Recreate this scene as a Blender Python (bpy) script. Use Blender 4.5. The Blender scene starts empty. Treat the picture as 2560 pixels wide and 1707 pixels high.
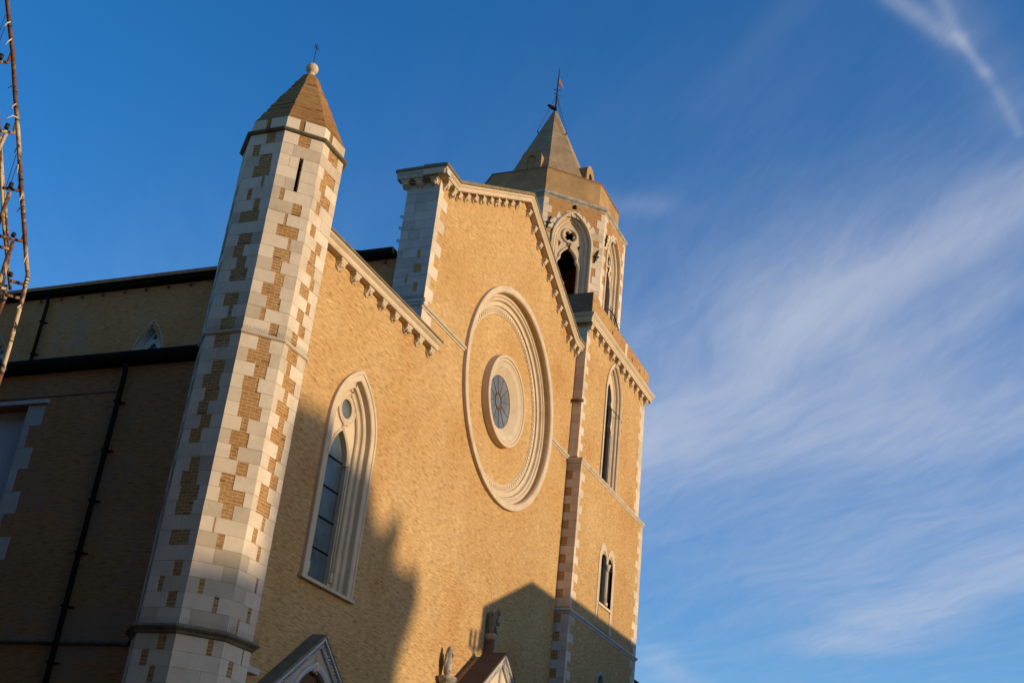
import bpy, bmesh, math, random
from mathutils import Vector, Matrix
random.seed(7)
scn = bpy.context.scene
C = scn.collection
S = 1.8            # building module in metres
H = 1.6            # eye height
R_ = math.radians
# ------------------------------------------------------------------ camera
cam = bpy.data.cameras.new('camera')
cam.sensor_width = 36.0
cam.lens = 43.22
cam.clip_start = 0.1
cam.clip_end = 4000
co = bpy.data.objects.new('camera', cam)
C.objects.link(co)
hd, pt, rl = R_(24.853), R_(25.2), R_(6.351)
fw = Vector((math.cos(pt)*math.cos(hd), math.cos(pt)*math.sin(hd), math.sin(pt)))
rt = fw.cross(Vector((0, 0, 1))).normalized()
dn = -rt.cross(fw)
r2 = math.cos(rl)*rt - math.sin(rl)*dn
d2 = math.sin(rl)*rt + math.cos(rl)*dn
co.matrix_world = Matrix(((r2.x, -d2.x, -fw.x, 0), (r2.y, -d2.y, -fw.y, 0), (r2.z, -d2.z, -fw.z, H), (0, 0, 0, 1)))
scn.camera = co
# ------------------------------------------------------------------ sun and sky
AZ, EL = R_(6.5), R_(7.5)
SUN = Vector((math.sin(AZ)*math.cos(EL), -math.cos(AZ)*math.cos(EL), math.sin(EL)))
sl = bpy.data.lights.new('sun', 'SUN')
sl.energy = 2.6
sl.angle = R_(0.47)
sl.color = (1.0, 0.77, 0.50)
so = bpy.data.objects.new('sun', sl)
C.objects.link(so)
so.rotation_euler = SUN.to_track_quat('Z', 'Y').to_euler()
so.location = (20, -60, 40)

world = bpy.data.worlds.new('World')
scn.world = world
world.use_nodes = True
wt = world.node_tree
for n in list(wt.nodes):
    wt.nodes.remove(n)


class NG:
    """small node-graph helper"""
    def __init__(s, tree): s.t = tree
    def new(s, kind, **kw):
        n = s.t.nodes.new(kind)
        for k, v in kw.items(): setattr(n, k, v)
        return n
    def link(s, a, b): s.t.links.new(a, b)
    def put(s, sock, v):
        if hasattr(v, 'is_output'): s.link(v, sock)
        else: sock.default_value = v
    def math(s, op, a, b=None, c=None, clamp=False):
        n = s.new('ShaderNodeMath', operation=op, use_clamp=clamp)
        for i, v in enumerate((a, b, c)):
            if v is not None: s.put(n.inputs[i], v)
        return n.outputs[0]
    def vmath(s, op, a, b=None, out=0):
        n = s.new('ShaderNodeVectorMath', operation=op)
        s.put(n.inputs[0], a)
        if b is not None: s.put(n.inputs[1], b)
        return n.outputs[out]
    def noise(s, vec, scale, detail=4, rough=0.55, dist=0.0, col=False):
        n = s.new('ShaderNodeTexNoise')
        s.put(n.inputs['Vector'], vec)
        n.inputs['Scale'].default_value = scale
        n.inputs['Detail'].default_value = detail
        n.inputs['Roughness'].default_value = rough
        n.inputs['Distortion'].default_value = dist
        return n.outputs['Color' if col else 'Fac']
    def ramp(s, f, stops, interp='LINEAR'):
        n = s.new('ShaderNodeValToRGB')
        n.color_ramp.interpolation = interp
        e = n.color_ramp.elements
        while len(e) < len(stops): e.new(0.5)
        for k, (p, c) in zip(e, stops):
            k.position = p
            k.color = c if len(c) == 4 else (*c, 1)
        s.put(n.inputs[0], f)
        return n.outputs[0]
    def mix(s, f, a, b, mode='MIX'):
        n = s.new('ShaderNodeMix', data_type='RGBA', blend_type=mode)
        s.put(n.inputs[0], f)
        for sock, v in ((n.inputs[6], a), (n.inputs[7], b)):
            s.put(sock, (*v, 1) if isinstance(v, tuple) and len(v) == 3 else v)
        return n.outputs[2]
    def mapping(s, vec, scale=(1, 1, 1), rot=(0, 0, 0), loc=(0, 0, 0)):
        n = s.new('ShaderNodeMapping')
        s.put(n.inputs[0], vec)
        n.inputs['Scale'].default_value = scale
        n.inputs['Rotation'].default_value = rot
        n.inputs['Location'].default_value = loc
        return n.outputs[0]
    def maprange(s, v, a, b, c=0.0, d=1.0, smooth=True):
        n = s.new('ShaderNodeMapRange', interpolation_type='SMOOTHSTEP' if smooth else 'LINEAR')
        s.put(n.inputs[0], v)
        for i, x in enumerate((a, b, c, d)): n.inputs[1+i].default_value = x
        return n.outputs[0]


g = NG(wt)
SKY_STRENGTH = 0.15
sky = g.new('ShaderNodeTexSky', sky_type='NISHITA')
sky.sun_disc = False
sky.sun_elevation = EL
sky.sun_rotation = math.pi - AZ
sky.altitude = 300
sky.air_density = 1.0
sky.dust_density = 0.7
sky.ozone_density = 3.0
hs = g.new('ShaderNodeHueSaturation')
hs.inputs['Saturation'].default_value = 1.205
hs.inputs['Value'].default_value = 1.0
g.link(g.mix(1.0, sky.outputs[0], (0.98, 0.97, 1.09), 'MULTIPLY'), hs.inputs['Color'])
# high cirrus: density on the plane of the clouds (direction / height), so it turns with the view like a real sky
tc = g.new('ShaderNodeTexCoord')
sep = g.new('ShaderNodeSeparateXYZ')
g.link(tc.outputs['Generated'], sep.inputs[0])
zc = g.math('MAXIMUM', sep.outputs[2], 0.03)
cx_ = g.math('DIVIDE', sep.outputs[0], zc)
cy_ = g.math('DIVIDE', sep.outputs[1], zc)
comb = g.new('ShaderNodeCombineXYZ')
g.link(cx_, comb.inputs[0]); g.link(cy_, comb.inputs[1])
P0 = comb.outputs[0]
wn = g.noise(P0, 1.1, 2.5, 0.5, 0.0, col=True)
warp = g.vmath('SCALE', g.vmath('SUBTRACT', wn, (0.5, 0.5, 0.5)))
warp.node.inputs['Scale'].default_value = 0.40
mag = g.math('MULTIPLY', g.math('SUBTRACT', g.vmath('LENGTH', P0, out=1), 0.9), 0.5, clamp=True)
wsc = g.new('ShaderNodeVectorMath', operation='SCALE')
g.link(warp, wsc.inputs[0]); g.link(mag, wsc.inputs['Scale'])
P1 = g.vmath('ADD', P0, wsc.outputs[0])


def band(a, b, w, amp, soft=0.25):
    """soft streak of cloud from a to b"""
    ax = Vector((b[0]-a[0], b[1]-a[1])); L = ax.length; ax /= L
    d = g.vmath('SUBTRACT', P1, (a[0], a[1], 0))
    al = g.vmath('DOT_PRODUCT', d, (ax.x, ax.y, 0), out=1)
    pe = g.vmath('DOT_PRODUCT', d, (-ax.y, ax.x, 0), out=1)
    al = g.math('SUBTRACT', al, g.math('MINIMUM', g.math('MAXIMUM', al, 0.0), L))
    q = g.math('ADD', g.math('POWER', g.math('DIVIDE', pe, w), 2.0), g.math('POWER', g.math('DIVIDE', al, w*1.6), 2.0))
    return g.math('MULTIPLY', g.math('EXPONENT', g.math('MULTIPLY', q, -1.0)), amp)


def absum(items):
    t = items[0]
    for i in items[1:]: t = g.math('ADD', t, i)
    return t


bands = absum([
    band((1.62, -0.05), (1.93, 0.38), 0.08, 0.65), band((1.93, 0.38), (2.45, 0.78), 0.19, 0.62),
    band((1.88, 0.0), (2.12, 0.27), 0.05, 0.25), band((2.36, 0.0), (2.50, 0.30), 0.16, 0.45),
    band((2.30, 0.45), (2.60, 0.95), 0.25, 0.32), band((3.50, 0.03), (4.38, 0.58), 0.17, 0.70),
    band((3.0, 0.05), (3.5, 0.5), 0.22, 0.25), band((1.17, 0.052), (1.25, 0.036), 0.009, 0.26), band((1.25, 0.036), (1.33, 0.008), 0.007, 0.42), band((1.20, 0.04), (1.40, -0.02), 0.035, 0.14), band((1.85, 0.25), (2.6, 0.9), 0.5, 0.07), band((2.4, 0.0), (3.6, 0.5), 0.5, 0.11),
    band((1.33, 0.008), (1.47, -0.035), 0.007, 0.20), band((1.16, 0.10), (1.25, 0.045), 0.014, 0.35),
    band((4.65, 1.38), (5.2, 1.46), 0.10, 0.30), band((1.14, 0.215), (1.31, 0.36), 0.03, 0.04),
    band((1.45, 0.65), (1.52, 0.48), 0.03, 0.12), band((2.75, 0.2), (2.9, 0.9), 0.5, 0.13)])
fib = g.noise(g.mapping(g.mapping(P1, rot=(0, 0, R_(-46))), (0.8, 4.2, 1)), 1.7, 9, 0.63, 0.35)
fib2 = g.noise(g.mapping(g.mapping(P1, rot=(0, 0, R_(-30))), (1.6, 8.0, 1)), 2.4, 9, 0.66, 0.6)
tex = g.math('ADD', g.math('MULTIPLY', g.maprange(fib, 0.30, 0.74), 0.75), g.math('MULTIPLY', g.maprange(fib2, 0.32, 0.74), 0.40))
veil = g.math('MULTIPLY', g.maprange(cx_, 0.95, 2.4), 0.15)
dens = g.math('MULTIPLY', g.math('ADD', bands, veil), g.math('ADD', g.math('MULTIPLY', tex, 0.75), 0.48))
dens = g.math('MULTIPLY', dens, g.maprange(sep.outputs[2], 0.05, 0.16))
dens = g.math('MULTIPLY', g.math('SUBTRACT', 1.0, g.math('EXPONENT', g.math('MULTIPLY', dens, -1.25))), 0.78)
cl = g.mix(dens, hs.outputs[0], (2.35, 2.50, 2.95))
bg = g.new('ShaderNodeBackground')
bg.inputs[1].default_value = SKY_STRENGTH
g.link(cl, bg.inputs[0])
wo = g.new('ShaderNodeOutputWorld')
g.link(bg.outputs[0], wo.inputs[0])
scn.view_settings.view_transform = 'Standard'
scn.view_settings.look = 'None'
scn.view_settings.gamma = 1
scn.view_settings.exposure = 0.72


# ------------------------------------------------------------------ materials (uv = metres along / up every face)
def mat(name):
    m = bpy.data.materials.new(name)
    m.use_nodes = True
    t = m.node_tree
    for n in list(t.nodes): t.nodes.remove(n)
    k = NG(t)
    b = k.new('ShaderNodeBsdfPrincipled')
    o = k.new('ShaderNodeOutputMaterial')
    k.link(b.outputs[0], o.inputs[0])
    return m, k, b


def bump(k, b, h, strength, dist=0.01):
    n = k.new('ShaderNodeBump')
    n.inputs['Strength'].default_value = strength
    n.inputs['Distance'].default_value = dist
    k.link(h, n.inputs['Height'])
    k.link(n.outputs[0], b.inputs['Normal'])


def brick_mat(name, c1, c2, mortar, dirt=(0.5, 0.42, 0.33), dirt_amt=0.35, bw=0.23, rh=0.052, lo=1.0, patch=None):
    m, k, b = mat(name)
    uv = k.new('ShaderNodeUVMap').outputs[0]
    pos = k.new('ShaderNodeNewGeometry').outputs['Position']
    wob = k.noise(uv, 1.1, 2, col=True)
    wv = k.vmath('SCALE', k.vmath('SUBTRACT', wob, (0.5, 0.5, 0.5)))
    wv.node.inputs['Scale'].default_value = 0.05
    vec = k.vmath('ADD', uv, wv)
    t = k.new('ShaderNodeTexBrick')
    t.offset = 0.5
    k.link(vec, t.inputs['Vector'])
    t.inputs['Color1'].default_value = (*c1, 1)
    t.inputs['Color2'].default_value = (*c2, 1)
    t.inputs['Mortar'].default_value = (*mortar, 1)
    t.inputs['Scale'].default_value = 1.0
    t.inputs['Mortar Size'].default_value = 0.006
    t.inputs['Mortar Smooth'].default_value = 0.3
    t.inputs['Bias'].default_value = -0.1
    t.inputs['Brick Width'].default_value = bw
    t.inputs['Row Height'].default_value = rh
    t2 = k.new('ShaderNodeTexBrick')
    t2.offset = 0.5
    k.link(vec, t2.inputs['Vector'])
    for nm, val in (('Color1', (0, 0, 0, 1)), ('Color2', (1, 1, 1, 1)), ('Mortar', (0.55, 0.55, 0.55, 1)), ('Scale', 1.0), ('Mortar Size', 0.006), ('Mortar Smooth', 0.3), ('Bias', 0.0), ('Brick Width', bw), ('Row Height', rh)):
        t2.inputs[nm].default_value = val
    streak = k.noise(k.mapping(uv, (3.6, 21.0, 1)), 1.0, 3, 0.6)
    c = k.mix(1.0, t.outputs['Color'], k.ramp(t2.outputs['Color'], [(0.0, (0.70*lo, 0.64*lo, 0.58*lo)), (0.12, (0.86, 0.82, 0.78)), (0.5, (1, 1, 1)), (0.85, (1.10, 1.12, 1.16)), (1.0, (1.30, 1.36, 1.45))]), 'MULTIPLY')
    c = k.mix(1.0, c, k.ramp(streak, [(0.28, (0.58, 0.52, 0.46)), (0.46, (0.98, 0.98, 0.98)), (0.72, (1.22, 1.25, 1.29))]), 'MULTIPLY')
    big = k.noise(pos, 0.28, 6, 0.62)
    c = k.mix(1.0, c, k.ramp(big, [(0.30, (0.88, 0.76, 0.64)), (0.42, (0.97, 0.93, 0.88)), (0.52, (1, 1, 1)), (0.70, (1.10, 1.16, 1.26))]), 'MULTIPLY')
    spots = k.noise(k.mapping(uv, (4.5, 14.0, 1)), 1.0, 2, 0.5)
    c = k.mix(k.maprange(spots, 0.68, 0.76, 0, 0.45), c, (c1[0]*0.45, c1[1]*0.38, c1[2]*0.34))
    st = k.noise(k.mapping(pos, (0.5, 0.5, 0.16)), 1.0, 7, 0.7)
    c = k.mix(k.maprange(st, 0.5, 0.75, 0, dirt_amt), c, dirt)
    if patch:
        pn = k.noise(k.mapping(pos, (0.35, 0.35, 0.5)), 1.0, 7, 0.7)
        c = k.mix(k.maprange(pn, 0.50, 0.64, 0, 0.55), c, patch)
    b.inputs['Roughness'].default_value = 0.92
    b.inputs['Specular IOR Level'].default_value = 0.15
    k.link(c, b.inputs['Base Color'])
    bump(k, b, k.math('ADD', k.math('MULTIPLY', t.outputs['Fac'], -1.0), t2.outputs['Color']), 0.16, 0.012)
    return m


def stone_mat(name, base, var=0.10, stain=(0.16, 0.15, 0.13), stain_amt=0.25, lichen=0.0):
    m, k, b = mat(name)
    geo = k.new('ShaderNodeNewGeometry')
    pos = geo.outputs['Position']
    v = k.ramp(geo.outputs['Random Per Island'], [(0.0, (1-1.4*var, 1-1.5*var, 1-1.7*var)), (0.5, (1, 1, 1)), (1.0, (1+var*0.6, 1+var*0.6, 1+var*0.7))])
    n = k.noise(pos, 1.6, 8, 0.65)
    c = k.mix(1.0, base, v, 'MULTIPLY')
    c = k.mix(1.0, c, k.ramp(n, [(0.28, (0.84, 0.82, 0.80)), (0.52, (1, 1, 1)), (0.75, (1.07, 1.07, 1.07))]), 'MULTIPLY')
    s2 = k.noise(k.mapping(pos, (1.3, 1.3, 0.35)), 1.0, 8, 0.72)
    c = k.mix(k.maprange(s2, 0.54, 0.78, 0, stain_amt), c, stain)
    s3 = k.noise(k.mapping(pos, (1, 1, 0.6)), 4.5, 7, 0.72)
    c = k.mix(k.maprange(s3, 0.56, 0.74, 0, 0.30), c, (base[0]*0.55, base[1]*0.50, base[2]*0.44))
    sp = k.noise(pos, 14.0, 3, 0.6)
    c = k.mix(k.maprange(sp, 0.67, 0.78, 0, 0.28), c, stain)
    if lichen:
        l = k.noise(pos, 3.0, 8, 0.75)
        c = k.mix(k.maprange(l, 0.42, 0.62, 0, lichen), c, (0.085, 0.075, 0.045))
    k.link(c, b.inputs['Base Color'])
    b.inputs['Roughness'].default_value = 0.85
    b.inputs['Specular IOR Level'].default_value = 0.2
    bump(k, b, k.noise(pos, 30, 4, 0.6), 0.15, 0.01)
    return m


def plain(name, col, rough=0.7, metal=0.0, nscale=6.0, lo=0.7, hi=1.2, spec=0.3):
    m, k, b = mat(name)
    pos = k.new('ShaderNodeNewGeometry').outputs['Position']
    n = k.noise(pos, nscale, 6, 0.65)
    c = k.mix(1.0, col, k.ramp(n, [(0.3, (lo, lo, lo)), (0.7, (hi, hi, hi))]), 'MULTIPLY')
    k.link(c, b.inputs['Base Color'])
    b.inputs['Roughness'].default_value = rough
    b.inputs['Metallic'].default_value = metal
    b.inputs['Specular IOR Level'].default_value = spec
    bump(k, b, k.noise(pos, nscale*6, 4), 0.1, 0.01)
    return m


M = {}
M['brick'] = brick_mat('brick', (0.515, 0.322, 0.128), (0.42, 0.25, 0.09), (0.38, 0.25, 0.12), (0.33, 0.21, 0.11), 0.25)
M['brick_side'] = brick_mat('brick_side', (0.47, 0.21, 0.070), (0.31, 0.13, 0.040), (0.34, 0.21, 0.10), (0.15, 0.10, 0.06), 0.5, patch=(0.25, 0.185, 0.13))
M['brick_patch'] = brick_mat('brick_patch', (0.43, 0.235, 0.082), (0.28, 0.14, 0.045), (0.46, 0.35, 0.18), (0.12, 0.08, 0.04), 0.3, rh=0.085, lo=0.8)
M['brick_turret'] = brick_mat('brick_turret', (0.40, 0.21, 0.068), (0.25, 0.12, 0.036), (0.50, 0.38, 0.20), (0.12, 0.08, 0.04), 0.35, rh=0.085, lo=0.7)
M['brick_spire'] = brick_mat('brick_spire', (0.34, 0.175, 0.058), (0.20, 0.10, 0.03), (0.15, 0.095, 0.04), (0.06, 0.045, 0.018), 0.9, bw=0.3, rh=0.085, lo=0.6)
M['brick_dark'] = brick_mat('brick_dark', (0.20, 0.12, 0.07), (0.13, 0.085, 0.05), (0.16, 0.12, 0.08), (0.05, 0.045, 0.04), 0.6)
M['stone'] = stone_mat('stone', (0.60, 0.495, 0.35), 0.17, (0.20, 0.18, 0.145), 0.42)
M['stone_carved'] = stone_mat('stone_carved', (0.555, 0.435, 0.285), 0.0, (0.26, 0.21, 0.14), 0.4)
M['stone_weathered'] = stone_mat('stone_weathered', (0.42, 0.37, 0.28), 0.1, (0.08, 0.07, 0.05), 0.55, 0.55)
M['stone_string'] = stone_mat('stone_string', (0.56, 0.47, 0.34), 0.1, (0.12, 0.10, 0.06), 0.45, 0.18)
M['portal_slate'] = stone_mat('portal_slate', (0.075, 0.05, 0.034), 0.1, (0.05, 0.04, 0.03), 0.7, 0.4)
M['ledge_dark'] = stone_mat('ledge_dark', (0.20, 0.165, 0.11), 0.1, (0.05, 0.045, 0.035), 0.6, 0.5)
M['stone_grey'] = stone_mat('stone_grey', (0.47, 0.44, 0.38), 0.12, (0.05, 0.05, 0.045), 0.75)
M['moss_tile'] = stone_mat('moss_tile', (0.22, 0.155, 0.07), 0.25, (0.05, 0.045, 0.02), 0.5, 0.5)
M['plaster'] = plain('plaster', (0.36, 0.225, 0.10), 0.9, 0, 1.2, 0.70, 1.15, 0.15)
M['plaster_pale'] = plain('plaster_pale', (0.52, 0.49, 0.43), 0.9, 0, 1.0, 0.85, 1.1, 0.15)
M['dark_metal'] = plain('dark_metal', (0.016, 0.014, 0.012), 0.85, 0.0, 5, spec=0.08)
M['iron'] = plain('iron', (0.035, 0.028, 0.022), 0.6, 0.5, 12)
M['lead'] = plain('lead', (0.16, 0.17, 0.18), 0.45, 0.5, 5)
M['roof'] = plain('roof_tile', (0.30, 0.15, 0.075), 0.9, 0, 4, 0.6, 1.3)
M['spire_plaster'] = plain('spire_plaster', (0.30, 0.215, 0.125), 0.9, 0, 1.5, 0.65, 1.15, 0.15)
M['copper'] = plain('vane_copper', (0.30, 0.13, 0.06), 0.6)
M['dark_fill'] = plain('interior_shade_fill', (0.022, 0.018, 0.015), 0.95, 0, 2)  # near-black colour puts the shade of interiors and openings into the surface
M['wood'] = plain('old_wood', (0.14, 0.075, 0.035), 0.8, 0, 6)
M['ground'] = plain('paving', (0.075, 0.065, 0.055), 0.85, 0, 0.8, 0.75, 1.15)
M['house_wall'] = plain('house_render', (0.30, 0.22, 0.14), 0.9, 0, 0.6, 0.85, 1.1)
M['house_dark'] = plain('blocker_wall', (0.17, 0.145, 0.115), 0.9, 0, 0.6, 0.85, 1.1)  # dark walls of the added skylight blockers, little bounced light
M['shutter'] = plain('shutter', (0.05, 0.07, 0.05), 0.7)


def rust_mat():
    m, k, b = mat('rusty_painted_pipe')
    pos = k.new('ShaderNodeNewGeometry').outputs['Position']
    n = k.noise(k.mapping(pos, (1.6, 1.6, 1.2)), 1.6, 6, 0.62)
    n2 = k.noise(pos, 25, 4, 0.7)
    c = k.ramp(n2, [(0.35, (0.05, 0.020, 0.010)), (0.6, (0.17, 0.065, 0.022))])
    f = k.maprange(k.math('ADD', n, k.math('MULTIPLY', n2, 0.3)), 0.60, 0.74)
    k.link(k.mix(f, c, (0.50, 0.38, 0.22)), b.inputs['Base Color'])
    b.inputs['Roughness'].default_value = 0.7
    bump(k, b, n2, 0.3, 0.004)
    return m


def glass_mat(name, tint, rough):
    m, k, b = mat(name)
    pos = k.new('ShaderNodeNewGeometry').outputs['Position']
    n = k.noise(pos, 1.8, 4)
    k.link(k.mix(1.0, tint, k.ramp(n, [(0.3, (0.75, 0.75, 0.75)), (0.7, (1.25, 1.25, 1.25))]), 'MULTIPLY'), b.inputs['Base Color'])
    b.inputs['Roughness'].default_value = rough
    b.inputs['Specular IOR Level'].default_value = 0.5
    b.inputs['IOR'].default_value = 1.5
    bump(k, b, k.noise(pos, 2.5, 2), 0.05, 0.02)
    return m


M['rust'] = rust_mat()
M['glass'] = glass_mat('window_glass', (0.09, 0.115, 0.115), 0.22)
M['glass_rose'] = glass_mat('rose_glass', (0.12, 0.13, 0.12), 0.22)


# ------------------------------------------------------------------ mesh builder (coordinates in building modules)
def W(x, y, z): return Vector((x*S, y*S, z*S + H))


class Frame:
    """plane with origin P, U to the viewer's right, V up, N towards the viewer"""
    def __init__(s, P, n_deg):
        a = R_(n_deg)
        s.P = Vector(P); s.N = Vector((math.cos(a), math.sin(a), 0)); s.V = Vector((0, 0, 1)); s.U = s.V.cross(s.N)
    def __call__(s, a, b, d=0.0): return s.P + s.U*a + s.V*b + s.N*d


class MB:
    def __init__(s): s.v = []; s.f = []; s.mi = []; s.sm = []
    def face(s, pts, mi=0, sm=False):
        i = len(s.v); s.v += [Vector(p) for p in pts]
        s.f.append(list(range(i, i+len(pts)))); s.mi.append(mi); s.sm.append(sm)
        return s
    def grid(s, rows, closed=False, mi=0, sm=False):
        """rows: list of equal-length point lists; quads between them"""
        base = len(s.v); n = len(rows[0])
        for r in rows: s.v += [Vector(p) for p in r]
        m = len(rows)
        for i in range(m if closed else m-1):
            for j in range(n-1):
                a = base+i*n+j; b = base+((i+1) % m)*n+j
                s.f.append([a, b, b+1, a+1]); s.mi.append(mi); s.sm.append(sm)
        return s
    def box(s, x0, x1, y0, y1, z0, z1, mi=0):
        p = [(x0, y0, z0), (x1, y0, z0), (x1, y1, z0), (x0, y1, z0), (x0, y0, z1), (x1, y0, z1), (x1, y1, z1), (x0, y1, z1)]
        return s.hexa(p, mi)
    def hexa(s, p, mi=0):
        i = len(s.v); s.v += [Vector(q) for q in p]
        for f in ((0, 3, 2, 1), (4, 5, 6, 7), (0, 1, 5, 4), (1, 2, 6, 5), (2, 3, 7, 6), (3, 0, 4, 7)):
            s.f.append([i+k for k in f]); s.mi.append(mi); s.sm.append(False)
        return s
    def fbox(s, fr, a0, a1, b0, b1, d0, d1, mi=0):
        p = [fr(a0, b0, d1), fr(a1, b0, d1), fr(a1, b0, d0), fr(a0, b0, d0), fr(a0, b1, d1), fr(a1, b1, d1), fr(a1, b1, d0), fr(a0, b1, d0)]
        return s.hexa(p, mi)
    def prism(s, fr, poly, d0, d1, mi=0):
        n = len(poly)
        s.face([fr(a, b, d1) for a, b in poly], mi); s.face([fr(a, b, d0) for a, b in reversed(poly)], mi)
        for i in range(n):
            a, b = poly[i], poly[(i+1) % n]
            s.face([fr(*a, d0), fr(*b, d0), fr(*b, d1), fr(*a, d1)], mi)
        return s
    def sweep(s, fr, path, prof, closed=False, caps=True, mi=0, sm=False):
        """profile (offset to the left of travel, depth) along a path in the frame, mitred"""
        n = len(path); nor = []
        segs = n if closed else n-1
        tn = []
        for i in range(segs):
            a, b = path[i], path[(i+1) % n]
            dx, dy = b[0]-a[0], b[1]-a[1]; L = math.hypot(dx, dy) or 1e-9
            tn.append((-dy/L, dx/L))
        for i in range(n):
            if closed: n1, n2 = tn[i-1], tn[i]
            else: n1, n2 = tn[max(i-1, 0)], tn[min(i, segs-1)]
            q = 1+n1[0]*n2[0]+n1[1]*n2[1]
            nor.append(((n1[0]+n2[0])/q, (n1[1]+n2[1])/q))
        rows = [[fr(p[0]+m[0]*o, p[1]+m[1]*o, d) for o, d in prof] for p, m in zip(path, nor)]
        s.grid(rows, closed, mi, sm)
        if caps and not closed:
            s.face(list(reversed(rows[0])), mi); s.face(rows[-1], mi)
        return s
    def tube(s, pts, r, n=8, mi=0, metric=False):
        pts = [Vector(p) for p in pts]; rows = []
        for i, p in enumerate(pts):
            t = (pts[min(i+1, len(pts)-1)]-pts[max(i-1, 0)]).normalized()
            u = t.orthogonal().normalized() if i == 0 else (u - t*u.dot(t)).normalized()
            w = t.cross(u); rr = r[i] if isinstance(r, (list, tuple)) else r
            rows.append([p+(u*math.cos(k*2*math.pi/n)+w*math.sin(k*2*math.pi/n))*rr for k in range(n+1)])
        s.grid(rows, False, mi, True)
        s.face(list(reversed(rows[0][:-1])), mi); s.face(rows[-1][:-1], mi)
        return s
    def lathe(s, cx, cy, prof, n=8, apothem=True, phase=22.5, mi=0, sm=False):
        k = 1/math.cos(math.pi/n) if apothem else 1
        rows = []
        for i in range(n):
            a = R_(phase)+2*math.pi*i/n
            rows.append([Vector((cx+r*k*math.cos(a), cy+r*k*math.sin(a), z)) for r, z in reversed(prof)])
        s.grid(rows, True, mi, sm)
        return s
    def plate(s, fr, outer, holes, d0, d1, mi=0):
        """flat slab with through holes"""
        bm = bmesh.new()
        loops = []
        for lp in [outer]+holes:
            vs = [bm.verts.new((a, b, 0)) for a, b in lp]
            for i in range(len(vs)): bm.edges.new((vs[i], vs[(i+1) % len(vs)]))
            loops.append(lp)
        bmesh.ops.triangle_fill(bm, edges=bm.edges[:], use_beauty=True, use_dissolve=False)
        bm.verts.index_update()
        for f in bm.faces:
            pts = [(v.co.x, v.co.y) for v in f.verts]
            ar = sum(pts[i][0]*pts[(i+1) % len(pts)][1]-pts[(i+1) % len(pts)][0]*pts[i][1] for i in range(len(pts)))
            if ar < 0: pts.reverse()
            s.face([fr(a, b, d1) for a, b in pts], mi)
            s.face([fr(a, b, d0) for a, b in reversed(pts)], mi)
        bm.free()
        for lp in loops:
            for i in range(len(lp)):
                a, b = lp[i], lp[(i+1) % len(lp)]
                s.face([fr(*a, d0), fr(*b, d0), fr(*b, d1), fr(*a, d1)], mi)
        return s
    def build(s, name, mats, parent=None, metric=False, loc=None):
        me = bpy.data.meshes.new(name)
        base = Vector((0, 0, 0))
        pts = [Vector(p) if metric else W(*p) for p in s.v]
        p = parent
        while p is not None: base += p.location; p = p.parent
        o_loc = Vector((0, 0, 0))
        if loc is not None: o_loc = (Vector(loc) if metric else W(*loc)) - base
        elif parent is None:
            lo = Vector((min(q.x for q in pts), min(q.y for q in pts), min(q.z for q in pts)))
            hi = Vector((max(q.x for q in pts), max(q.y for q in pts), max(q.z for q in pts)))
            o_loc = Vector(((lo.x+hi.x)/2, (lo.y+hi.y)/2, lo.z))
        off = base+o_loc
        me.from_pydata([q-off for q in pts], [], s.f)
        uvl = me.uv_layers.new(name='UVMap')
        Z = Vector((0, 0, 1))
        for pl in me.polygons:
            nrm = pl.normal
            t = Z.cross(nrm)
            if t.length < 0.05: t = Vector((1, 0, 0)); bt = Vector((0, 1, 0))
            else: t.normalize(); bt = nrm.cross(t)
            for li in pl.loop_indices:
                q = me.vertices[me.loops[li].vertex_index].co+off
                uvl.data[li].uv = (q.dot(t), q.dot(bt))
        for m in (mats if isinstance(mats, (list, tuple)) else [mats]):
            me.materials.append(M[m] if isinstance(m, str) else m)
        me.polygons.foreach_set('material_index', s.mi)
        me.polygons.foreach_set('use_smooth', s.sm)
        bm = bmesh.new(); bm.from_mesh(me)
        bmesh.ops.remove_doubles(bm, verts=bm.verts[:], dist=0.0005)
        bmesh.ops.recalc_face_normals(bm, faces=bm.faces[:])
        bm.to_mesh(me); bm.free()
        o = bpy.data.objects.new(name, me)
        C.objects.link(o)
        o.location = o_loc
        o.parent = parent
        return o


def tag(o, label=None, cat=None, group=None, kind=None):
    for k, v in (('label', label), ('category', cat), ('group', group), ('kind', kind)):
        if v: o[k] = v
    return o


def thing(name, loc, label, cat, group=None, metric=False):
    o = bpy.data.objects.new(name, None)
    C.objects.link(o)
    o.location = Vector(loc) if metric else W(*loc)
    o.empty_display_size = 0.3
    return tag(o, label, cat, group)


def child(name, parent, loc, metric=False):
    """an empty part that carries sub-parts"""
    o = bpy.data.objects.new(name, None)
    C.objects.link(o)
    base = Vector((0, 0, 0)); p = parent
    while p is not None: base += p.location; p = p.parent
    o.location = (Vector(loc) if metric else W(*loc))-base
    o.parent = parent
    return o


def circle(cx, cz, r, n=96, cw=True):
    return [(cx+r*math.sin(2*math.pi*i/n), cz+r*math.cos(2*math.pi*i/n)) for i in range(n)] if cw else \
           [(cx-r*math.sin(2*math.pi*i/n), cz+r*math.cos(2*math.pi*i/n)) for i in range(n)]


def arch(cx, half, z0, zs, d, n=14):
    """pointed (d>0) or round (d=0) arch outline from left foot over the apex to the right foot"""
    rad = half+d
    hh = math.sqrt(max(rad*rad-d*d, 0)); a1 = math.atan2(hh, -d)
    L = [(cx+d+rad*math.cos(math.pi-(math.pi-a1)*i/n), zs+rad*math.sin(math.pi-(math.pi-a1)*i/n)) for i in range(n+1)]
    Rr = [(2*cx-a, b) for a, b in reversed(L[:-1])]
    return [(cx-half, z0)]+L+Rr+[(cx+half, z0)]


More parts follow.
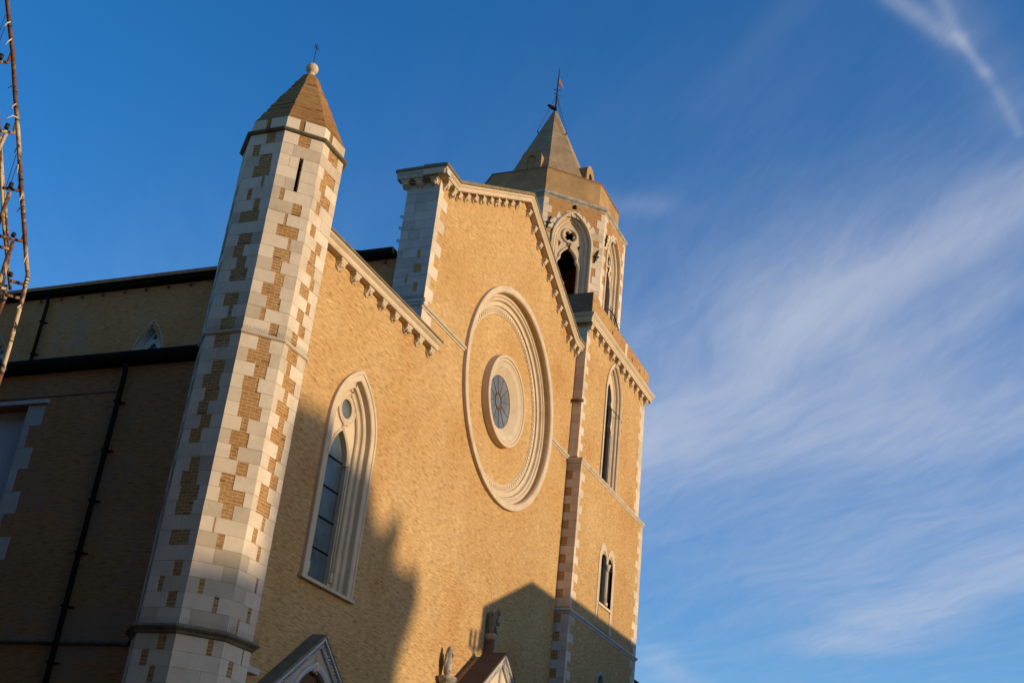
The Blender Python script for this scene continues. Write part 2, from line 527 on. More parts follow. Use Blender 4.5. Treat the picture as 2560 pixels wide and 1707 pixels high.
def rectp(a0, a1, b0, b1): return [(a0, b0), (a1, b0), (a1, b1), (a0, b1)]


GZ = -H/S          # ground level in modules
# frames
FR = Frame((0, 10, 0), 270)          # main front, u = x, v = z


def FY(y): return Frame((0, y, 0), 270)


def FX(x): return Frame((x, 0, 0), 180)   # faces -x: u = -y


def facing(mb, fr, a0, a1, z0, z1, pitch=0.2, brick=0.0, gap=0.006, d0=-0.05, d1=0.0, minlen=0.25, maxlen=0.55, seed=1):
    """coursed stone facing over a rectangle of a frame"""
    rnd = random.Random(seed)
    n = max(1, round((z1-z0)/pitch)); h = (z1-z0)/n
    for i in range(n):
        b0, b1 = z0+i*h+gap/2, z0+(i+1)*h-gap/2
        a = a0; first = True
        while a < a1-1e-6:
            L = rnd.uniform(minlen, maxlen)*(rnd.uniform(0.4, 1) if first else 1); first = False
            e = a+L
            if a1-e < minlen*0.6: e = a1
            if rnd.random() > brick or a == a0 or e == a1:
                mb.fbox(fr, a+(gap/2 if a > a0 else 0), e-(gap/2 if e < a1 else 0), b0, b1, d0, d1)
            a = e


def quoins(mb, fr, edge, side, z0, z1, lo=0.16, hi=0.34, pitch=0.2, d0=-0.03, d1=0.004, gap=0.006, seed=2):
    """alternating long and short corner stones; side=+1 grows to the right of the edge"""
    rnd = random.Random(seed)
    n = max(1, round((z1-z0)/pitch)); h = (z1-z0)/n
    for i in range(n):
        L = (hi if i % 2 else lo)*rnd.uniform(0.85, 1.15)
        a0, a1 = (edge, edge+L) if side > 0 else (edge-L, edge)
        mb.fbox(fr, a0, a1, z0+i*h+gap/2, z0+(i+1)*h-gap/2, d0, d1)


def corbel(parent, fr, a, z, w=0.13, h=0.17, dep=0.15, name='corbel', style=0):
    """carved bracket under a cornice: soffit level z, projecting dep, pendant back plate"""
    mb = MB()
    x0, x1 = a-w/2, a+w/2
    mb.fbox(fr, x0-0.012, x1+0.012, z-0.035, z-0.001, 0.0, dep)
    n = 7
    for k in range(n):                       # hollow-curved cheek
        t0, t1 = k/n, (k+1)/n
        f = lambda t: (dep*0.88*(1-t)**0.55 if t < 1 else 0.02)
        mb.hexa([fr(x0+0.012, z-0.035-(h-0.035)*t1, f(t1)+0.01), fr(x1-0.012, z-0.035-(h-0.035)*t1, f(t1)+0.01),
                 fr(x1-0.012, z-0.035-(h-0.035)*t1, -0.01), fr(x0+0.012, z-0.035-(h-0.035)*t1, -0.01),
                 fr(x0+0.012, z-0.035-(h-0.035)*t0, f(t0)+0.01), fr(x1-0.012, z-0.035-(h-0.035)*t0, f(t0)+0.01),
                 fr(x1-0.012, z-0.035-(h-0.035)*t0, -0.01), fr(x0+0.012, z-0.035-(h-0.035)*t0, -0.01)])
    mb.prism(fr, [(x0, z-0.04), (x0, z-h*0.85), (a, z-h*1.15), (x1, z-h*0.85), (x1, z-0.04)], -0.01, 0.025)
    rnd = random.Random(int(a*1000+z*77))
    for q in range(4):                       # carved head
        c = fr(a+rnd.uniform(-0.3, 0.3)*w, z-h*rnd.uniform(0.35, 0.75), dep*rnd.uniform(0.45, 0.75))
        blob(mb, c, w*rnd.uniform(0.16, 0.30), rnd)
    return mb.build(name, 'stone_carved', parent)


def blob(mb, c, r, rnd, n=7, m=5):
    c = Vector(c); rows = []
    sx, sy, sz = (rnd.uniform(0.8, 1.25) for _ in range(3))
    for i in range(m+1):
        th = math.pi*i/m
        rows.append([c+Vector((r*sx*math.sin(th)*math.cos(2*math.pi*j/n), r*sy*math.sin(th)*math.sin(2*math.pi*j/n), r*sz*math.cos(th))) for j in range(n+1)])
    mb.grid(rows, False, 0, True)


# ------------------------------------------------------------------ ground
gmb = MB()
gmb.face([(-1500, -1500, 0), (1500, -1500, 0), (1500, 1500, 0), (-1500, 1500, 0)])
tag(gmb.build('ground', 'ground', None, metric=True), kind='structure')

# ------------------------------------------------------------------ church
church = thing('church', (18, 14, GZ), 'brick church nave and aisle with rose window, stepped gable and sunlit front', 'church')
RX, RZ = 21.80, 9.97            # rose centre
NAX = 21.47                     # nave axis
outl = [(13.0, GZ), (25.41, GZ), (25.41, 12.74), (24.93, 12.74), (NAX, 14.60), (18.05, 12.74), (17.55, 12.74), (17.55, 9.40), (13.0, 9.40)]
LX = 15.86                      # lancet axis
lhole = arch(LX, 0.60, 4.31, 6.78, 0.46)
lhole = [(a, b) for a, b in lhole]
mb = MB()
mb.plate(FR, outl, [circle(RX, RZ, 2.22, 64), lhole], -0.35, 0.0)
mb.build('facade_wall', 'brick', church)

# --- relieving arch, a ghost of an older window in the brickwork
mb = MB()
for i in range(26):
    t0, t1 = math.pi*(0.06+0.88*i/26), math.pi*(0.06+0.88*(i+0.92)/26)
    c0 = (21.35, 5.35)
    P = lambda t, r: (c0[0]-r*math.cos(t)*0.98, c0[1]+r*math.sin(t))
    q = [P(t0, 0.78), P(t0, 1.06), P(t1, 1.06), P(t1, 0.78)]
    mb.face([FR(a, b, 0.002) for a, b in q])
for r_ in (0.765, 1.075):
    mb.sweep(FR, [(c0[0]-r_*math.cos(math.pi*(0.06+0.88*i/24))*0.98, c0[1]+r_*math.sin(math.pi*(0.06+0.88*i/24))) for i in range(25)], [(-0.011, -0.01), (-0.011, 0.003), (0.011, 0.003), (0.011, -0.01)])
mb.build('relieving_arch', 'brick', church)

# --- rose window
rose = child('rose_window', church, (RX, 10, RZ))
cp = circle(RX, RZ, 2.0, 112)
o = lambda r: r-2.0
prof = [(o(2.372), -0.06), (o(2.372), 0.068), (o(2.362), 0.08), (o(2.27), 0.08), (o(2.245), 0.074), (o(2.228), 0.055), (o(2.222), 0.02), (o(2.222), -0.07),
        (o(2.20), -0.085), (o(2.185), -0.075), (o(2.165), -0.072), (o(2.15), -0.085), (o(2.145), -0.105), (o(2.125), -0.115), (o(2.115), -0.10), (o(2.095), -0.097), (o(2.08), -0.11),
        (o(2.07), -0.15), (o(2.06), -0.165), (o(1.985), -0.165), (o(1.972), -0.172), (o(1.968), -0.205), (o(1.95), -0.21), (o(1.83), -0.215), (o(1.81), -0.208), (o(1.80), -0.24)]
mb = MB(); mb.sweep(FR, cp, prof, closed=True)
mb.build('outer_ring', 'stone_carved', rose)
mb = MB()
for i in range(112):                         # egg-and-dart band
    t0, t1 = 2*math.pi*(i+0.14)/112, 2*math.pi*(i+0.86)/112
    P = lambda t, r: (RX+r*math.sin(t), RZ+r*math.cos(t))
    mb.prism(FR, [P(t0, 1.845), P(t0, 1.915), P((t0+t1)/2, 1.94), P(t1, 1.915), P(t1, 1.845)], -0.215, -0.196)
mb.build('dentil_band', 'stone_carved', rose)
mb = MB(); mb.plate(FR, circle(RX, RZ, 1.84, 96), [circle(RX, RZ-0.05, 0.88, 64)], -0.5, -0.225)
mb.build('brick_disc', 'brick', rose)
OZ = RZ-0.05
cp = circle(RX+0.04, OZ, 0.9, 72)
o = lambda r: r-0.9
prof = [(o(0.985), -0.30), (o(0.985), -0.075), (o(0.978), -0.062), (o(0.945), -0.055), (o(0.925), -0.062), (o(0.915), -0.085), (o(0.90), -0.092), (o(0.885), -0.078), (o(0.862), -0.078),
        (o(0.85), -0.092), (o(0.83), -0.105), (o(0.765), -0.13), (o(0.75), -0.135), (o(0.59), -0.245), (o(0.575), -0.25), (o(0.570), -0.275)]
mb = MB(); mb.sweep(FR, cp, prof, closed=True)
mb.build('oculus_ring', 'stone_carved', rose)
mb = MB(); mb.plate(FR, circle(RX, OZ, 0.60, 48), [], -0.285, -0.265)
mb.build('pane', 'glass_rose', rose)
mb = MB()
for i in range(12):
    t = 2*math.pi*(i+0.5)/12
    a, b = (RX+0.15*math.sin(t), OZ+0.15*math.cos(t)), (RX+0.59*math.sin(t), OZ+0.59*math.cos(t))
    mb.tube([FR(*a, -0.262), FR(*b, -0.262)], 0.0075, 6)
ring = [FR(*p, -0.262) for p in circle(RX, OZ, 0.155, 12)]
mb.tube(ring+[ring[0], ring[1]], 0.014, 6)
for i in range(12):
    t = 2*math.pi*(i+0.5)/12
    blob(mb, FR(RX+0.168*math.sin(t), OZ+0.168*math.cos(t), -0.258), 0.02, random)
mb.build('glazing_bars', 'wood', rose)

# --- lancet window in the aisle bay
lw = child('lancet_window', church, (LX, 10, 4.4))
ap = arch(LX, 0.76, 4.30, 6.78, 0.46, 16)
prof = [(0, -0.05), (0, 0.055), (-0.012, 0.062), (-0.055, 0.062), (-0.065, 0.045), (-0.155, 0.045), (-0.168, 0.03), (-0.172, -0.045), (-0.19, -0.06), (-0.215, -0.045), (-0.245, -0.045), (-0.265, -0.06),
        (-0.275, -0.10), (-0.30, -0.12), (-0.325, -0.105), (-0.35, -0.105), (-0.365, -0.125), (-0.37, -0.18), (-0.39, -0.195), (-0.40, -0.20), (-0.405, -0.25), (-0.41, -0.30)]
mb = MB(); mb.sweep(FR, ap, prof)
mb.build('frame', 'stone_carved', lw)
mb = MB()
mb.hexa([FR(LX-0.80, 4.26, -0.05), FR(LX+0.80, 4.26, -0.05), FR(LX+0.80, 4.26, 0.08), FR(LX-0.80, 4.26, 0.08), FR(LX-0.80, 4.33, -0.05), FR(LX+0.80, 4.33, -0.05), FR(LX+0.80, 4.31, 0.08), FR(LX-0.80, 4.31, 0.08)])
mb.hexa([FR(LX-0.75, 4.30, -0.42), FR(LX+0.75, 4.30, -0.42), FR(LX+0.75, 4.30, 0.03), FR(LX-0.75, 4.30, 0.03), FR(LX-0.75, 4.50, -0.42), FR(LX+0.75, 4.50, -0.42), FR(LX+0.75, 4.332, 0.03), FR(LX-0.75, 4.332, 0.03)])
mb.build('sill', 'stone_carved', lw)
inner = arch(LX, 0.40, 4.42, 6.78, 0.46, 12)
eye = circle(LX, 7.245, 0.205, 28)
lanc = arch(LX, 0.30, 4.4205, 6.36, 0.36, 10)
mb = MB()
outer = inner[:1]+inner[1:-1]+[(LX+0.40, 4.42), (LX+0.30, 4.42)]+list(reversed(lanc[1:-1]))+[(LX-0.30, 4.42)]
mb.plate(FR, outer, [eye], -0.245, -0.16)
mb.sweep(FR, circle(LX, 7.245, 0.21, 32), [(-0.055, -0.2), (-0.05, -0.15), (-0.03, -0.135), (0.0, -0.125), (0.02, -0.14), (0.035, -0.125), (0.06, -0.13), (0.068, -0.17)], closed=True)
mb.sweep(FR, lanc[1:-1], [(-0.035, -0.245), (-0.03, -0.16), (-0.005, -0.14), (0.02, -0.145), (0.03, -0.17)])
rnd = random.Random(4)
for k in range(5): blob(mb, FR(LX+rnd.uniform(-0.05, 0.05), 6.95+rnd.uniform(-0.05, 0.06), -0.15), 0.035, rnd)
mb.build('tracery', 'stone_carved', lw)
for sgn in (-1, 1):
    mb = MB()
    a = LX+sgn*0.345
    mb.tube([FR(a, 4.46, -0.15), FR(a, 4.62, -0.15)], 0.036, 8)
    mb.tube([FR(a, 4.62, -0.15), FR(a, 6.4, -0.15)], 0.022, 8)
    mb.build('colonnette', 'stone_carved', lw)
mb = MB(); mb.plate(FR, arch(LX, 0.385, 4.4, 6.25, 0.46, 10), [], -0.262, -0.247); mb.build('pane', 'glass', lw)
mb = MB(); mb.plate(FR, circle(LX, 7.245, 0.19, 28), [], -0.20, -0.188); mb.build('pane', 'glass_rose', lw)
for k in range(5):
    mb = MB(); mb.fbox(FR, LX-0.36, LX+0.36, 4.90+0.5*k-0.011, 4.90+0.5*k+0.011, -0.246, -0.228)
    mb.build('glazing_bar', 'dark_metal', lw)

# --- pier at the left end of the nave front
pier = child('nave_pier', church, (17.55, 10, 9))
mb = MB(); mb.box(17.552, 18.2, 10.352, 10.70, 6.0, 12.74)
mb.build('core', 'brick_side', pier)
mb = MB()
FP = FX(17.55)
facing(mb, FP, -10.70, -9.998, 9.42, 12.66, 0.205, 0.0, 0.005, -0.03, 0.006, 0.22, 0.5, 5)
mb.build('ashlar_facing', 'stone_grey', pier)
mb = MB(); quoins(mb, FR, 17.547, 1, 9.43, 12.66, 0.17, 0.36, 0.245, -0.02, 0.006, 0.004, 6)
mb.build('quoin', 'stone', pier)
mb = MB()
for (y0, y1, z) in ((10.20, 10.27, 11.11), (10.14, 10.31, 10.80), (10.40, 10.45, 10.6), (10.17, 10.25, 10.4)):
    mb = MB(); mb.fbox(FP, -y1, -y0, z-0.09, z+0.09, -0.02, 0.0075)
    mb.build('brick_infill', 'brick_patch', pier)
mb = MB()
mb.fbox(FP, -10.74, -9.945, 10.07, 10.13, 0.0, 0.05); mb.fbox(FP, -10.72, -9.97, 10.01, 10.07, 0.0, 0.03)
mb.build('string_course', 'stone_grey', pier)
mb = MB()
for i in range(26):
    y = 10.0+0.026*i
    mb.fbox(FP, -y-0.002, -y+0.002, 10.13, 10.20, 0.03, 0.034)
mb.build('bird_spikes', 'iron', pier)

for z in (11.95, 11.7, 11.42):
    mb = MB(); mb.tube([FP(-10.70, z+0.03, 0.0), FP(-10.72, z+0.03, 0.05), FP(-10.73, z, 0.06), FP(-10.70, z-0.02, 0.02)], 0.009, 6); mb.build('iron_loop', 'iron', pier)

# --- string course across the nave at the rose
mb = MB()
spr = [(0.055, -0.02), (0.03, 0.035), (0.0, 0.055), (-0.03, 0.045), (-0.04, 0.02), (-0.075, 0.015), (-0.08, -0.02)]
mb.sweep(FR, [(17.50, 10.02), (RX-2.36, 10.02)], spr)
mb.build('string_course', 'stone_string', church)
mb = MB(); mb.sweep(FR, [(RX+2.36, 10.02), (25.41, 10.02)], spr)
mb.build('string_course', 'stone_string', church)

# --- gable cornice with its corbels
path = [(17.345, 12.74), (18.03, 12.74), (NAX, 14.60), (24.95, 12.74), (25.41, 12.74)]
cpr = [(0.0, -0.3), (0.0, 0.15), (0.015, 0.16), (0.03, 0.17), (0.045, 0.155), (0.065, 0.16), (0.095, 0.19), (0.115, 0.205), (0.13, 0.205), (0.13, -0.3)]
mb = MB(); mb.sweep(FR, path, cpr)
mb.build('gable_cornice', 'stone_carved', church)
mb = MB(); mb.sweep(FR, path, [(0.132, -0.3), (0.132, 0.20), (0.145, 0.225), (0.205, 0.215), (0.22, 0.16), (0.235, -0.3)])
mb.build('coping', 'moss_tile', church)
mb = MB()                                        # cornice return along the side of the pier
cp2 = [(0.0, 0.0), (0.0, 0.15), (0.03, 0.17), (0.045, 0.155), (0.065, 0.16), (0.095, 0.185), (0.115, 0.20), (0.13, 0.205), (0.13, 0.0)]
mb.sweep(FP, [(-10.88, 12.741), (-9.80, 12.741)], cp2)
mb.build('cornice_return', 'stone_grey', pier)
mb = MB(); mb.sweep(FP, [(-10.90, 12.743), (-9.80, 12.743)], [(0.132, 0.0), (0.132, 0.21), (0.155, 0.225), (0.205, 0.21), (0.235, 0.0)])
mb.build('coping', 'ledge_dark', pier)
for y in (10.10, 10.42, 10.72): corbel(pier, FP, -y, 12.74, 0.15, 0.15, 0.13)
sl_ = (14.60-12.74)/(NAX-18.03)
for k in range(9):
    a = 18.25+0.345*k
    if a < NAX-0.05: corbel(church, FR, a, 12.74+sl_*(a-18.03)-0.03, random.uniform(0.11, 0.13), random.uniform(0.14, 0.16), 0.11)
for k in range(9):
    a = NAX+0.16+0.385*k
    corbel(church, FR, a, 14.60-sl_*(a-NAX)-0.03, random.uniform(0.11, 0.13), random.uniform(0.14, 0.16), 0.11)
for a in (17.70, 17.98, 25.0, 25.28): corbel(church, FR, a, 12.74, 0.13, 0.17, 0.13)

# --- aisle cornice
path = [(13.4, 9.325), (18.12, 9.325)]
mb = MB(); mb.sweep(FR, path, [(0.0, -0.2), (0.0, 0.13), (0.025, 0.145), (0.055, 0.15), (0.075, 0.135), (0.10, 0.14), (0.13, 0.18), (0.15, 0.195), (0.165, 0.195), (0.165, -0.2)])
mb.build('aisle_cornice', 'stone_carved', church)
mb = MB(); mb.sweep(FR, [(13.4, 9.325), (18.16, 9.325)], [(0.167, -0.25), (0.167, 0.19), (0.18, 0.215), (0.21, 0.21), (0.22, 0.16), (0.262, -0.25)])
mb.build('aisle_coping', 'moss_tile', church)
for k in range(8): corbel(church, FR, 14.66+0.476*k, 9.325, random.uniform(0.155, 0.18), random.uniform(0.145, 0.165), random.uniform(0.10, 0.12))

# --- side walls, roofs and gutters
FS = FX(13.0)
mb = MB()
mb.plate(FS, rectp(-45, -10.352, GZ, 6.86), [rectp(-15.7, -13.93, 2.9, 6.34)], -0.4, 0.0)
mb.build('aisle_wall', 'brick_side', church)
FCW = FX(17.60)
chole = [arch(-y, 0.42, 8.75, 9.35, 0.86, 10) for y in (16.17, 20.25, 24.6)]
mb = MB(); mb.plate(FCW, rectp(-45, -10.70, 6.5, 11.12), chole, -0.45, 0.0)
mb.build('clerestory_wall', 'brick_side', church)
mb = MB()
mb.hexa([(12.82, 10.9, 6.95), (17.6, 10.9, 9.2), (17.6, 45, 9.2), (12.82, 45, 6.95), (12.82, 10.9, 7.02), (17.6, 10.9, 9.27), (17.6, 45, 9.27), (12.82, 45, 7.02)])
mb.build('aisle_roof', 'roof', church)
mb = MB()
for sx in (-1, 1):
    e, r0 = (NAX+sx*(NAX-17.36), NAX)
    mb.hexa([(e, 11.6, 11.18), (r0, 11.6, 13.25), (r0, 45, 13.25), (e, 45, 11.18), (e, 11.6, 11.26), (r0, 11.6, 13.33), (r0, 45, 13.33), (e, 45, 11.26)])
mb.build('nave_roof', 'roof', church)
mb = MB(); mb.box(25.0, 25.4, 14.8, 45, GZ, 11.1); mb.box(13.2, 25.2, 44.5, 45, GZ, 11.1)
mb.build('far_wall', 'brick_side', church)
gp = [(0.0, 0.0), (0.0, 0.08), (0.025, 0.15), (0.07, 0.185), (0.11, 0.195), (0.145, 0.195), (0.145, 0.0)]
mb = MB(); mb.sweep(FS, [(-45, 6.875), (-10.75, 6.875)], gp); mb.build('gutter', 'dark_metal', church)
mb = MB(); mb.sweep(FCW, [(-45, 11.10), (-10.74, 11.10)], gp); mb.build('gutter', 'dark_metal', church)
for k in range(22):
    y = 10.95+0.56*k
    mb = MB(); mb.fbox(FCW, -y-0.012, -y+0.012, 11.0, 11.06, 0.0, 0.07); mb.build('rafter_end', 'wood', church)


def downspout(fr, u, z0, z1):
    ds = child('downspout', church, fr(u, z0, 0.06))
    m_ = MB(); m_.tube([fr(u, z0, 0.075), fr(u, z1-0.12, 0.075), fr(u, z1, 0.12)], 0.039, 10)
    m_.build('pipe', 'dark_metal', ds)
    for k in range(int((z1-z0)/0.75)):
        z = z0+0.4+0.75*k
        m_ = MB(); m_.fbox(fr, u-0.046, u+0.046, z-0.012, z+0.012, 0.0, 0.124); m_.fbox(fr, u+0.046, u+0.09, z-0.009, z+0.009, 0.0, 0.03)
        m_.build('bracket', 'dark_metal', ds)


downspout(FS, -12.17, GZ, 6.86)
downspout(FCW, -19.1, 8.6, 11.08)
mb = MB()
mb.sweep(FS, [(-45, 2.80), (-11.0, 2.80)], [(0.04, -0.02), (0.02, 0.05), (-0.01, 0.06), (-0.03, 0.045), (-0.06, -0.02)])
mb.build('wall_ledge', 'ledge_dark', church)
mb = MB()
yy = 10.8
zz = 6.37
mb.fbox(FS, -16, -12.3, 6.455, 6.472, -0.01, 0.012)
mb.build('relief_joint', 'brick_dark', church)
# blind window in the side wall
bw = child('blind_window', church, (13, 14.8, 2.9))
mb = MB(); mb.fbox(FS, -15.72, -13.91, 2.88, 6.36, -0.24, -0.20); mb.build('panel', 'plaster_pale', bw)
mb = MB(); quoins(mb, FS, -13.93, 1, 2.9, 6.34, 0.12, 0.34, 0.33, -0.25, 0.006, 0.006, 8); mb.build('quoin', 'stone_grey', bw)
mb = MB(); mb.fbox(FS, -15.9, -13.55, 6.35, 6.41, -0.03, 0.05); mb.build('lintel', 'stone_grey', bw)
for y in (16.17, 20.25, 24.6):
    cw = child('clerestory_window', church, (17.6, y, 8.75))
    mb = MB(); mb.sweep(FCW, arch(-y, 0.43, 8.75, 9.35, 0.86, 10), [(0.0, -0.02), (0.0, 0.004), (-0.012, 0.004), (-0.10, -0.14), (-0.11, -0.20)]); mb.build('reveal', 'stone_grey', cw)
    mb = MB(); mb.plate(FCW, arch(-y, 0.33, 8.75, 9.35, 0.80, 10), [arch(-y, 0.27, 8.80, 9.3, 0.45, 8), circle(-y, 9.98, 0.05, 10)], -0.20, -0.15); mb.build('tracery', 'stone_grey', cw)
    mb = MB(); mb.fbox(FCW, -y-0.33, -y+0.33, 8.75, 10.2, -0.23, -0.21); mb.build('pane', 'glass', cw)
    mb = MB()
    for i in range(15):
        for sg in (-1, 1):
            t = 0.15+1.0*i/15
            rr = 1.05
            P = lambda r, tt: (-y+sg*(-0.62+r*math.cos(tt)), 9.35+r*math.sin(tt))
            if P(1.0, t)[0]*sg < -y*sg+0.0: continue
            mb.face([FCW(*P(r, tt), 0.003) for r, tt in ((1.0, t), (1.20, t), (1.20, t+0.055), (1.0, t+0.055))])
    mb.build('voussoirs', 'brick_side', cw)
mb = MB()
mb.hexa([FR(13.82, 2.70, 0), FR(14.02, 2.70, 0), FR(14.02, 2.70, 0.2), FR(13.82, 2.70, 0.2), FR(13.82, 2.80, 0), FR(14.02, 2.80, 0), FR(14.02, 2.78, 0.2), FR(13.82, 2.78, 0.2)])
mb.hexa([FR(14.02, 2.70, 0), FR(14.42, 2.70, 0), FR(14.42, 2.70, 0.1), FR(14.02, 2.70, 0.1), FR(14.02, 2.80, 0), FR(14.42, 2.80, 0), FR(14.42, 2.78, 0.1), FR(14.02, 2.78, 0.1)])
mb.build('wall_bracket', 'stone_grey', church)
mb = MB(); mb.tube([(25.33, 10.02, 11.42), (25.33, 9.70, 11.40)], 0.04, 10); mb.build('drain_spout', 'wood', church)


# ------------------------------------------------------------------ corner turret (octagon, white stone with brick infill)
TX, TY, TR = 13.22, 10.2, 0.728
TA = TR*math.tan(math.pi/8)          # half side
turret = thing('corner_turret', (TX, TY, GZ), 'octagonal white stone turret with brick patches and brick pyramid roof at the church corner', 'turret')
face2 = [(.38, .68), None, None, None, None, (.2, .3), (.55, .8), (.42, .5), (.3, .83), (.62, .7), (.33, .75), (.35, .6), (.5, .7), (.25, .68), (.42, .73), (.33, .44), (.62, .8),
         (.42, .68), (.25, .75), (.45, .75), (.28, .6), (.3, .7), (.3, .8), (.42, .56), (.23, .66), (.3, .48), (.53, .75), (.23, .52), (.28, .8), (.4, .64), (.26, .33), (.43, .56), .43, .68, (.23, .37), (.6, .73), .2,
         (.68, .78), .35, .65, (.3, .4)]
face1 = [(.5, .75), (.15, .38), (.42, .78), (.3, .82), (.62, .7), (.27, .43), (.55, .7), (.2, .78), .5, (.3, .73), (.25, .55), (.4, .7), (.3, .8), .6, (.28, .72), (.5, .6), (.35, .75),
         (.3, .7), .45, (.38, .73), (.2, .7), (.35, .73), (.25, .52), (.38, .7), (.2, .5), .6, (.37, .63), (.22, .66), (.27, .78), (.25, .7), .5, (.3, .78), .55, (.55, .78), (.25, .38), (.55, .83), .4,
         (.58, .76), (.22, .4), (.5, .65), .4]
face3 = [(.3, .75), .5, (.25, .8), (.2, .45), (.3, .75), (.2, .4), .55, (.15, .4), (.5, .75), (.35, .6), (.3, .65), (.55, .75), (.2, .6), (.6, .75), (.3, .55), (.45, .75), (.25, .5),
         (.2, .65), (.3, .45), (.25, .75), (.4, .55), (.2, .7), (.4, .6), (.2, .75), (.55, .75), (.3, .6), (.5, .8), (.2, .5), (.2, .7), (.5, .62), (.25, .4), (.55, .65), .3, (.7, .78), .4, (.6, .75), (.3, .4),
         (.7, .74), (.3, .45), .5, .6]
rnd = random.Random(3)


def randface():
    out = []
    for i in range(41):
        a = rnd.uniform(.18, .5); out.append((a, a+rnd.uniform(.1, .45)) if rnd.random() < .8 else rnd.uniform(.3, .7))
    return out


patterns = {135: randface(), 180: face1, 225: face2, 270: face3, 315: randface(), 0: randface(), 45: randface(), 90: randface()}
levels = [10.35-(10.35-7.035)*i/17 for i in range(17)] + [6.975-(6.975-2.945)*i/20 for i in range(20)] + [2.82-0.2*i for i in range(19)]
mb = MB()
mb.lathe(TX, TY, [(0.01, 10.36), (TR-0.006, 10.36), (TR-0.006, levels[2]), (TR-0.2, levels[2]), (TR-0.2, levels[5]), (TR-0.006, levels[5]), (TR-0.006, GZ), (0.01, GZ)])
for deg in range(0, 360, 45):
    if deg != 225:
        fr = Frame((TX+TR*math.cos(R_(deg)), TY+TR*math.sin(R_(deg)), 0), deg)
        mb.fbox(fr, -TA*0.98, TA*0.98, levels[5], levels[2], -0.2, -0.006)
mb.build('shaft', 'brick_turret', turret)
mb = MB()
heights = [(10.35-7.035)/17]*17 + [(6.975-2.945)/20]*20 + [0.2]*19
gp_ = 0.0036
for deg, pat in patterns.items():
    fr = Frame((TX+TR*math.cos(R_(deg)), TY+TR*math.sin(R_(deg)), 0), deg)
    for i, (zt, h) in enumerate(zip(levels, heights)):
        b0, b1 = zt-h+gp_/2, zt-gp_/2
        p = pat[i % len(pat)]
        w = 2*TA
        if deg == 225 and 1 <= i <= 4:          # arrow slit
            s0, s1 = (.50, .60)
            if i == 1: mb.fbox(fr, -TA, -TA+w*.3, b0, b1, -0.04, 0); mb.fbox(fr, -TA+w*.3+gp_, TA, b0, b1, -0.04, 0)
            else:
                if i == 3: mb.fbox(fr, -TA, -TA+w*s0, b0, b1, -0.25, 0)
                else: mb.fbox(fr, -TA, -TA+w*.26, b0, b1, -0.04, 0); mb.fbox(fr, -TA+w*.26+gp_, -TA+w*s0, b0, b1, -0.25, 0)
                mb.fbox(fr, -TA+w*s1, TA, b0, b1, -0.25, 0)
            continue
        if p is None: p = 0.5
        if isinstance(p, tuple):
            j = rnd.uniform(-.015, .015)
            q1, q2 = rnd.uniform(-0.003, 0.002), rnd.uniform(-0.003, 0.002)
            mb.fbox(fr, -TA, -TA+w*(p[0]+j), b0, b1, -0.04, q1)
            mb.fbox(fr, -TA+w*(p[1]-j), TA, b0, b1, -0.04, q2)
        else:
            mb.fbox(fr, -TA, -TA+w*p-gp_/2, b0, b1, -0.04, 0)
            mb.fbox(fr, -TA+w*p+gp_/2, TA, b0, b1, -0.04, 0)
mb.build('stone_facing', 'stone', turret)
fr = Frame((TX+TR*math.cos(R_(225)), TY+TR*math.sin(R_(225)), 0), 225)
mb = MB(); mb.fbox(fr, -TA+2*TA*.50, -TA+2*TA*.60, levels[5]-0.0, levels[2], -0.26, -0.19); mb.build('arrow_slit', 'dark_fill', turret)


def oledge(name, mats, zb, prof, parent=turret):
    mb = MB(); mb.lathe(TX, TY, [(0.05, zb+prof[-1][1])]+[(TR+r, zb+z) for r, z in reversed(prof)]+[(0.05, zb+prof[0][1])])
    return mb.build(name, mats, parent)


oledge('upper_ledge', 'ledge_dark', 10.35, [(0, 0), (0.02, 0.004), (0.05, 0.018), (0.062, 0.032), (0.055, 0.045), (0.0, 0.062)])
oledge('string_course', 'stone', 6.975, [(0, 0), (0.022, 0.01), (0.038, 0.03), (0.03, 0.042), (0.0, 0.06)])
oledge('lower_ledge', 'ledge_dark', 2.82, [(0, 0), (0.02, 0.01), (0.04, 0.04), (0.085, 0.062), (0.10, 0.08), (0.09, 0.10), (0.03, 0.125), (0, 0.13)])
mb = MB()                              # parapet course under the roof
for deg in patterns:
    fr = Frame((TX+(TR-0.01)*math.cos(R_(deg)), TY+(TR-0.01)*math.sin(R_(deg)), 0), deg)
    ta = (TR-0.01)*math.tan(math.pi/8)
    s0, s1 = {225: (.33, .47), 270: (.22, .36), 180: (.38, .52)}.get(deg, (.4, .55))
    zt = 10.62
    mb.fbox(fr, -ta, -ta+2*ta*s0, 10.412, zt, -0.08, 0); mb.fbox(fr, -ta+2*ta*s1, ta, 10.412, zt, -0.08, 0)
mb.build('parapet_stone', 'stone', turret)
key = [(TR-0.022, 10.625), (0.48, 11.13), (0.22, 11.69), (0.12, 11.90), (0.055, 11.965)]
prof = []
for (ra, za), (rb, zb) in zip(key[:-1], key[1:]):
    m_ = max(1, round((zb-za)/0.052))
    for i in range(m_):
        t0, t1 = i/m_, (i+1)/m_
        j = rnd.uniform(-0.004, 0.004)
        prof += [(ra+(rb-ra)*t0+0.004+j, za+(zb-za)*t0), (ra+(rb-ra)*t1+0.008+j, za+(zb-za)*(t1-0.12*(t1-t0)))]
mb = MB(); mb.lathe(TX, TY, [(0.0, 11.97)]+list(reversed(prof))+[(TR-0.024, 10.36), (0.05, 10.36)])
for v_ in mb.v:                                   # worn, uneven arrises
    if 10.6 < v_.z < 11.95: v_.x += rnd.uniform(-0.007, 0.007); v_.y += rnd.uniform(-0.007, 0.007)
mb.build('spire_roof', 'brick_spire', turret)
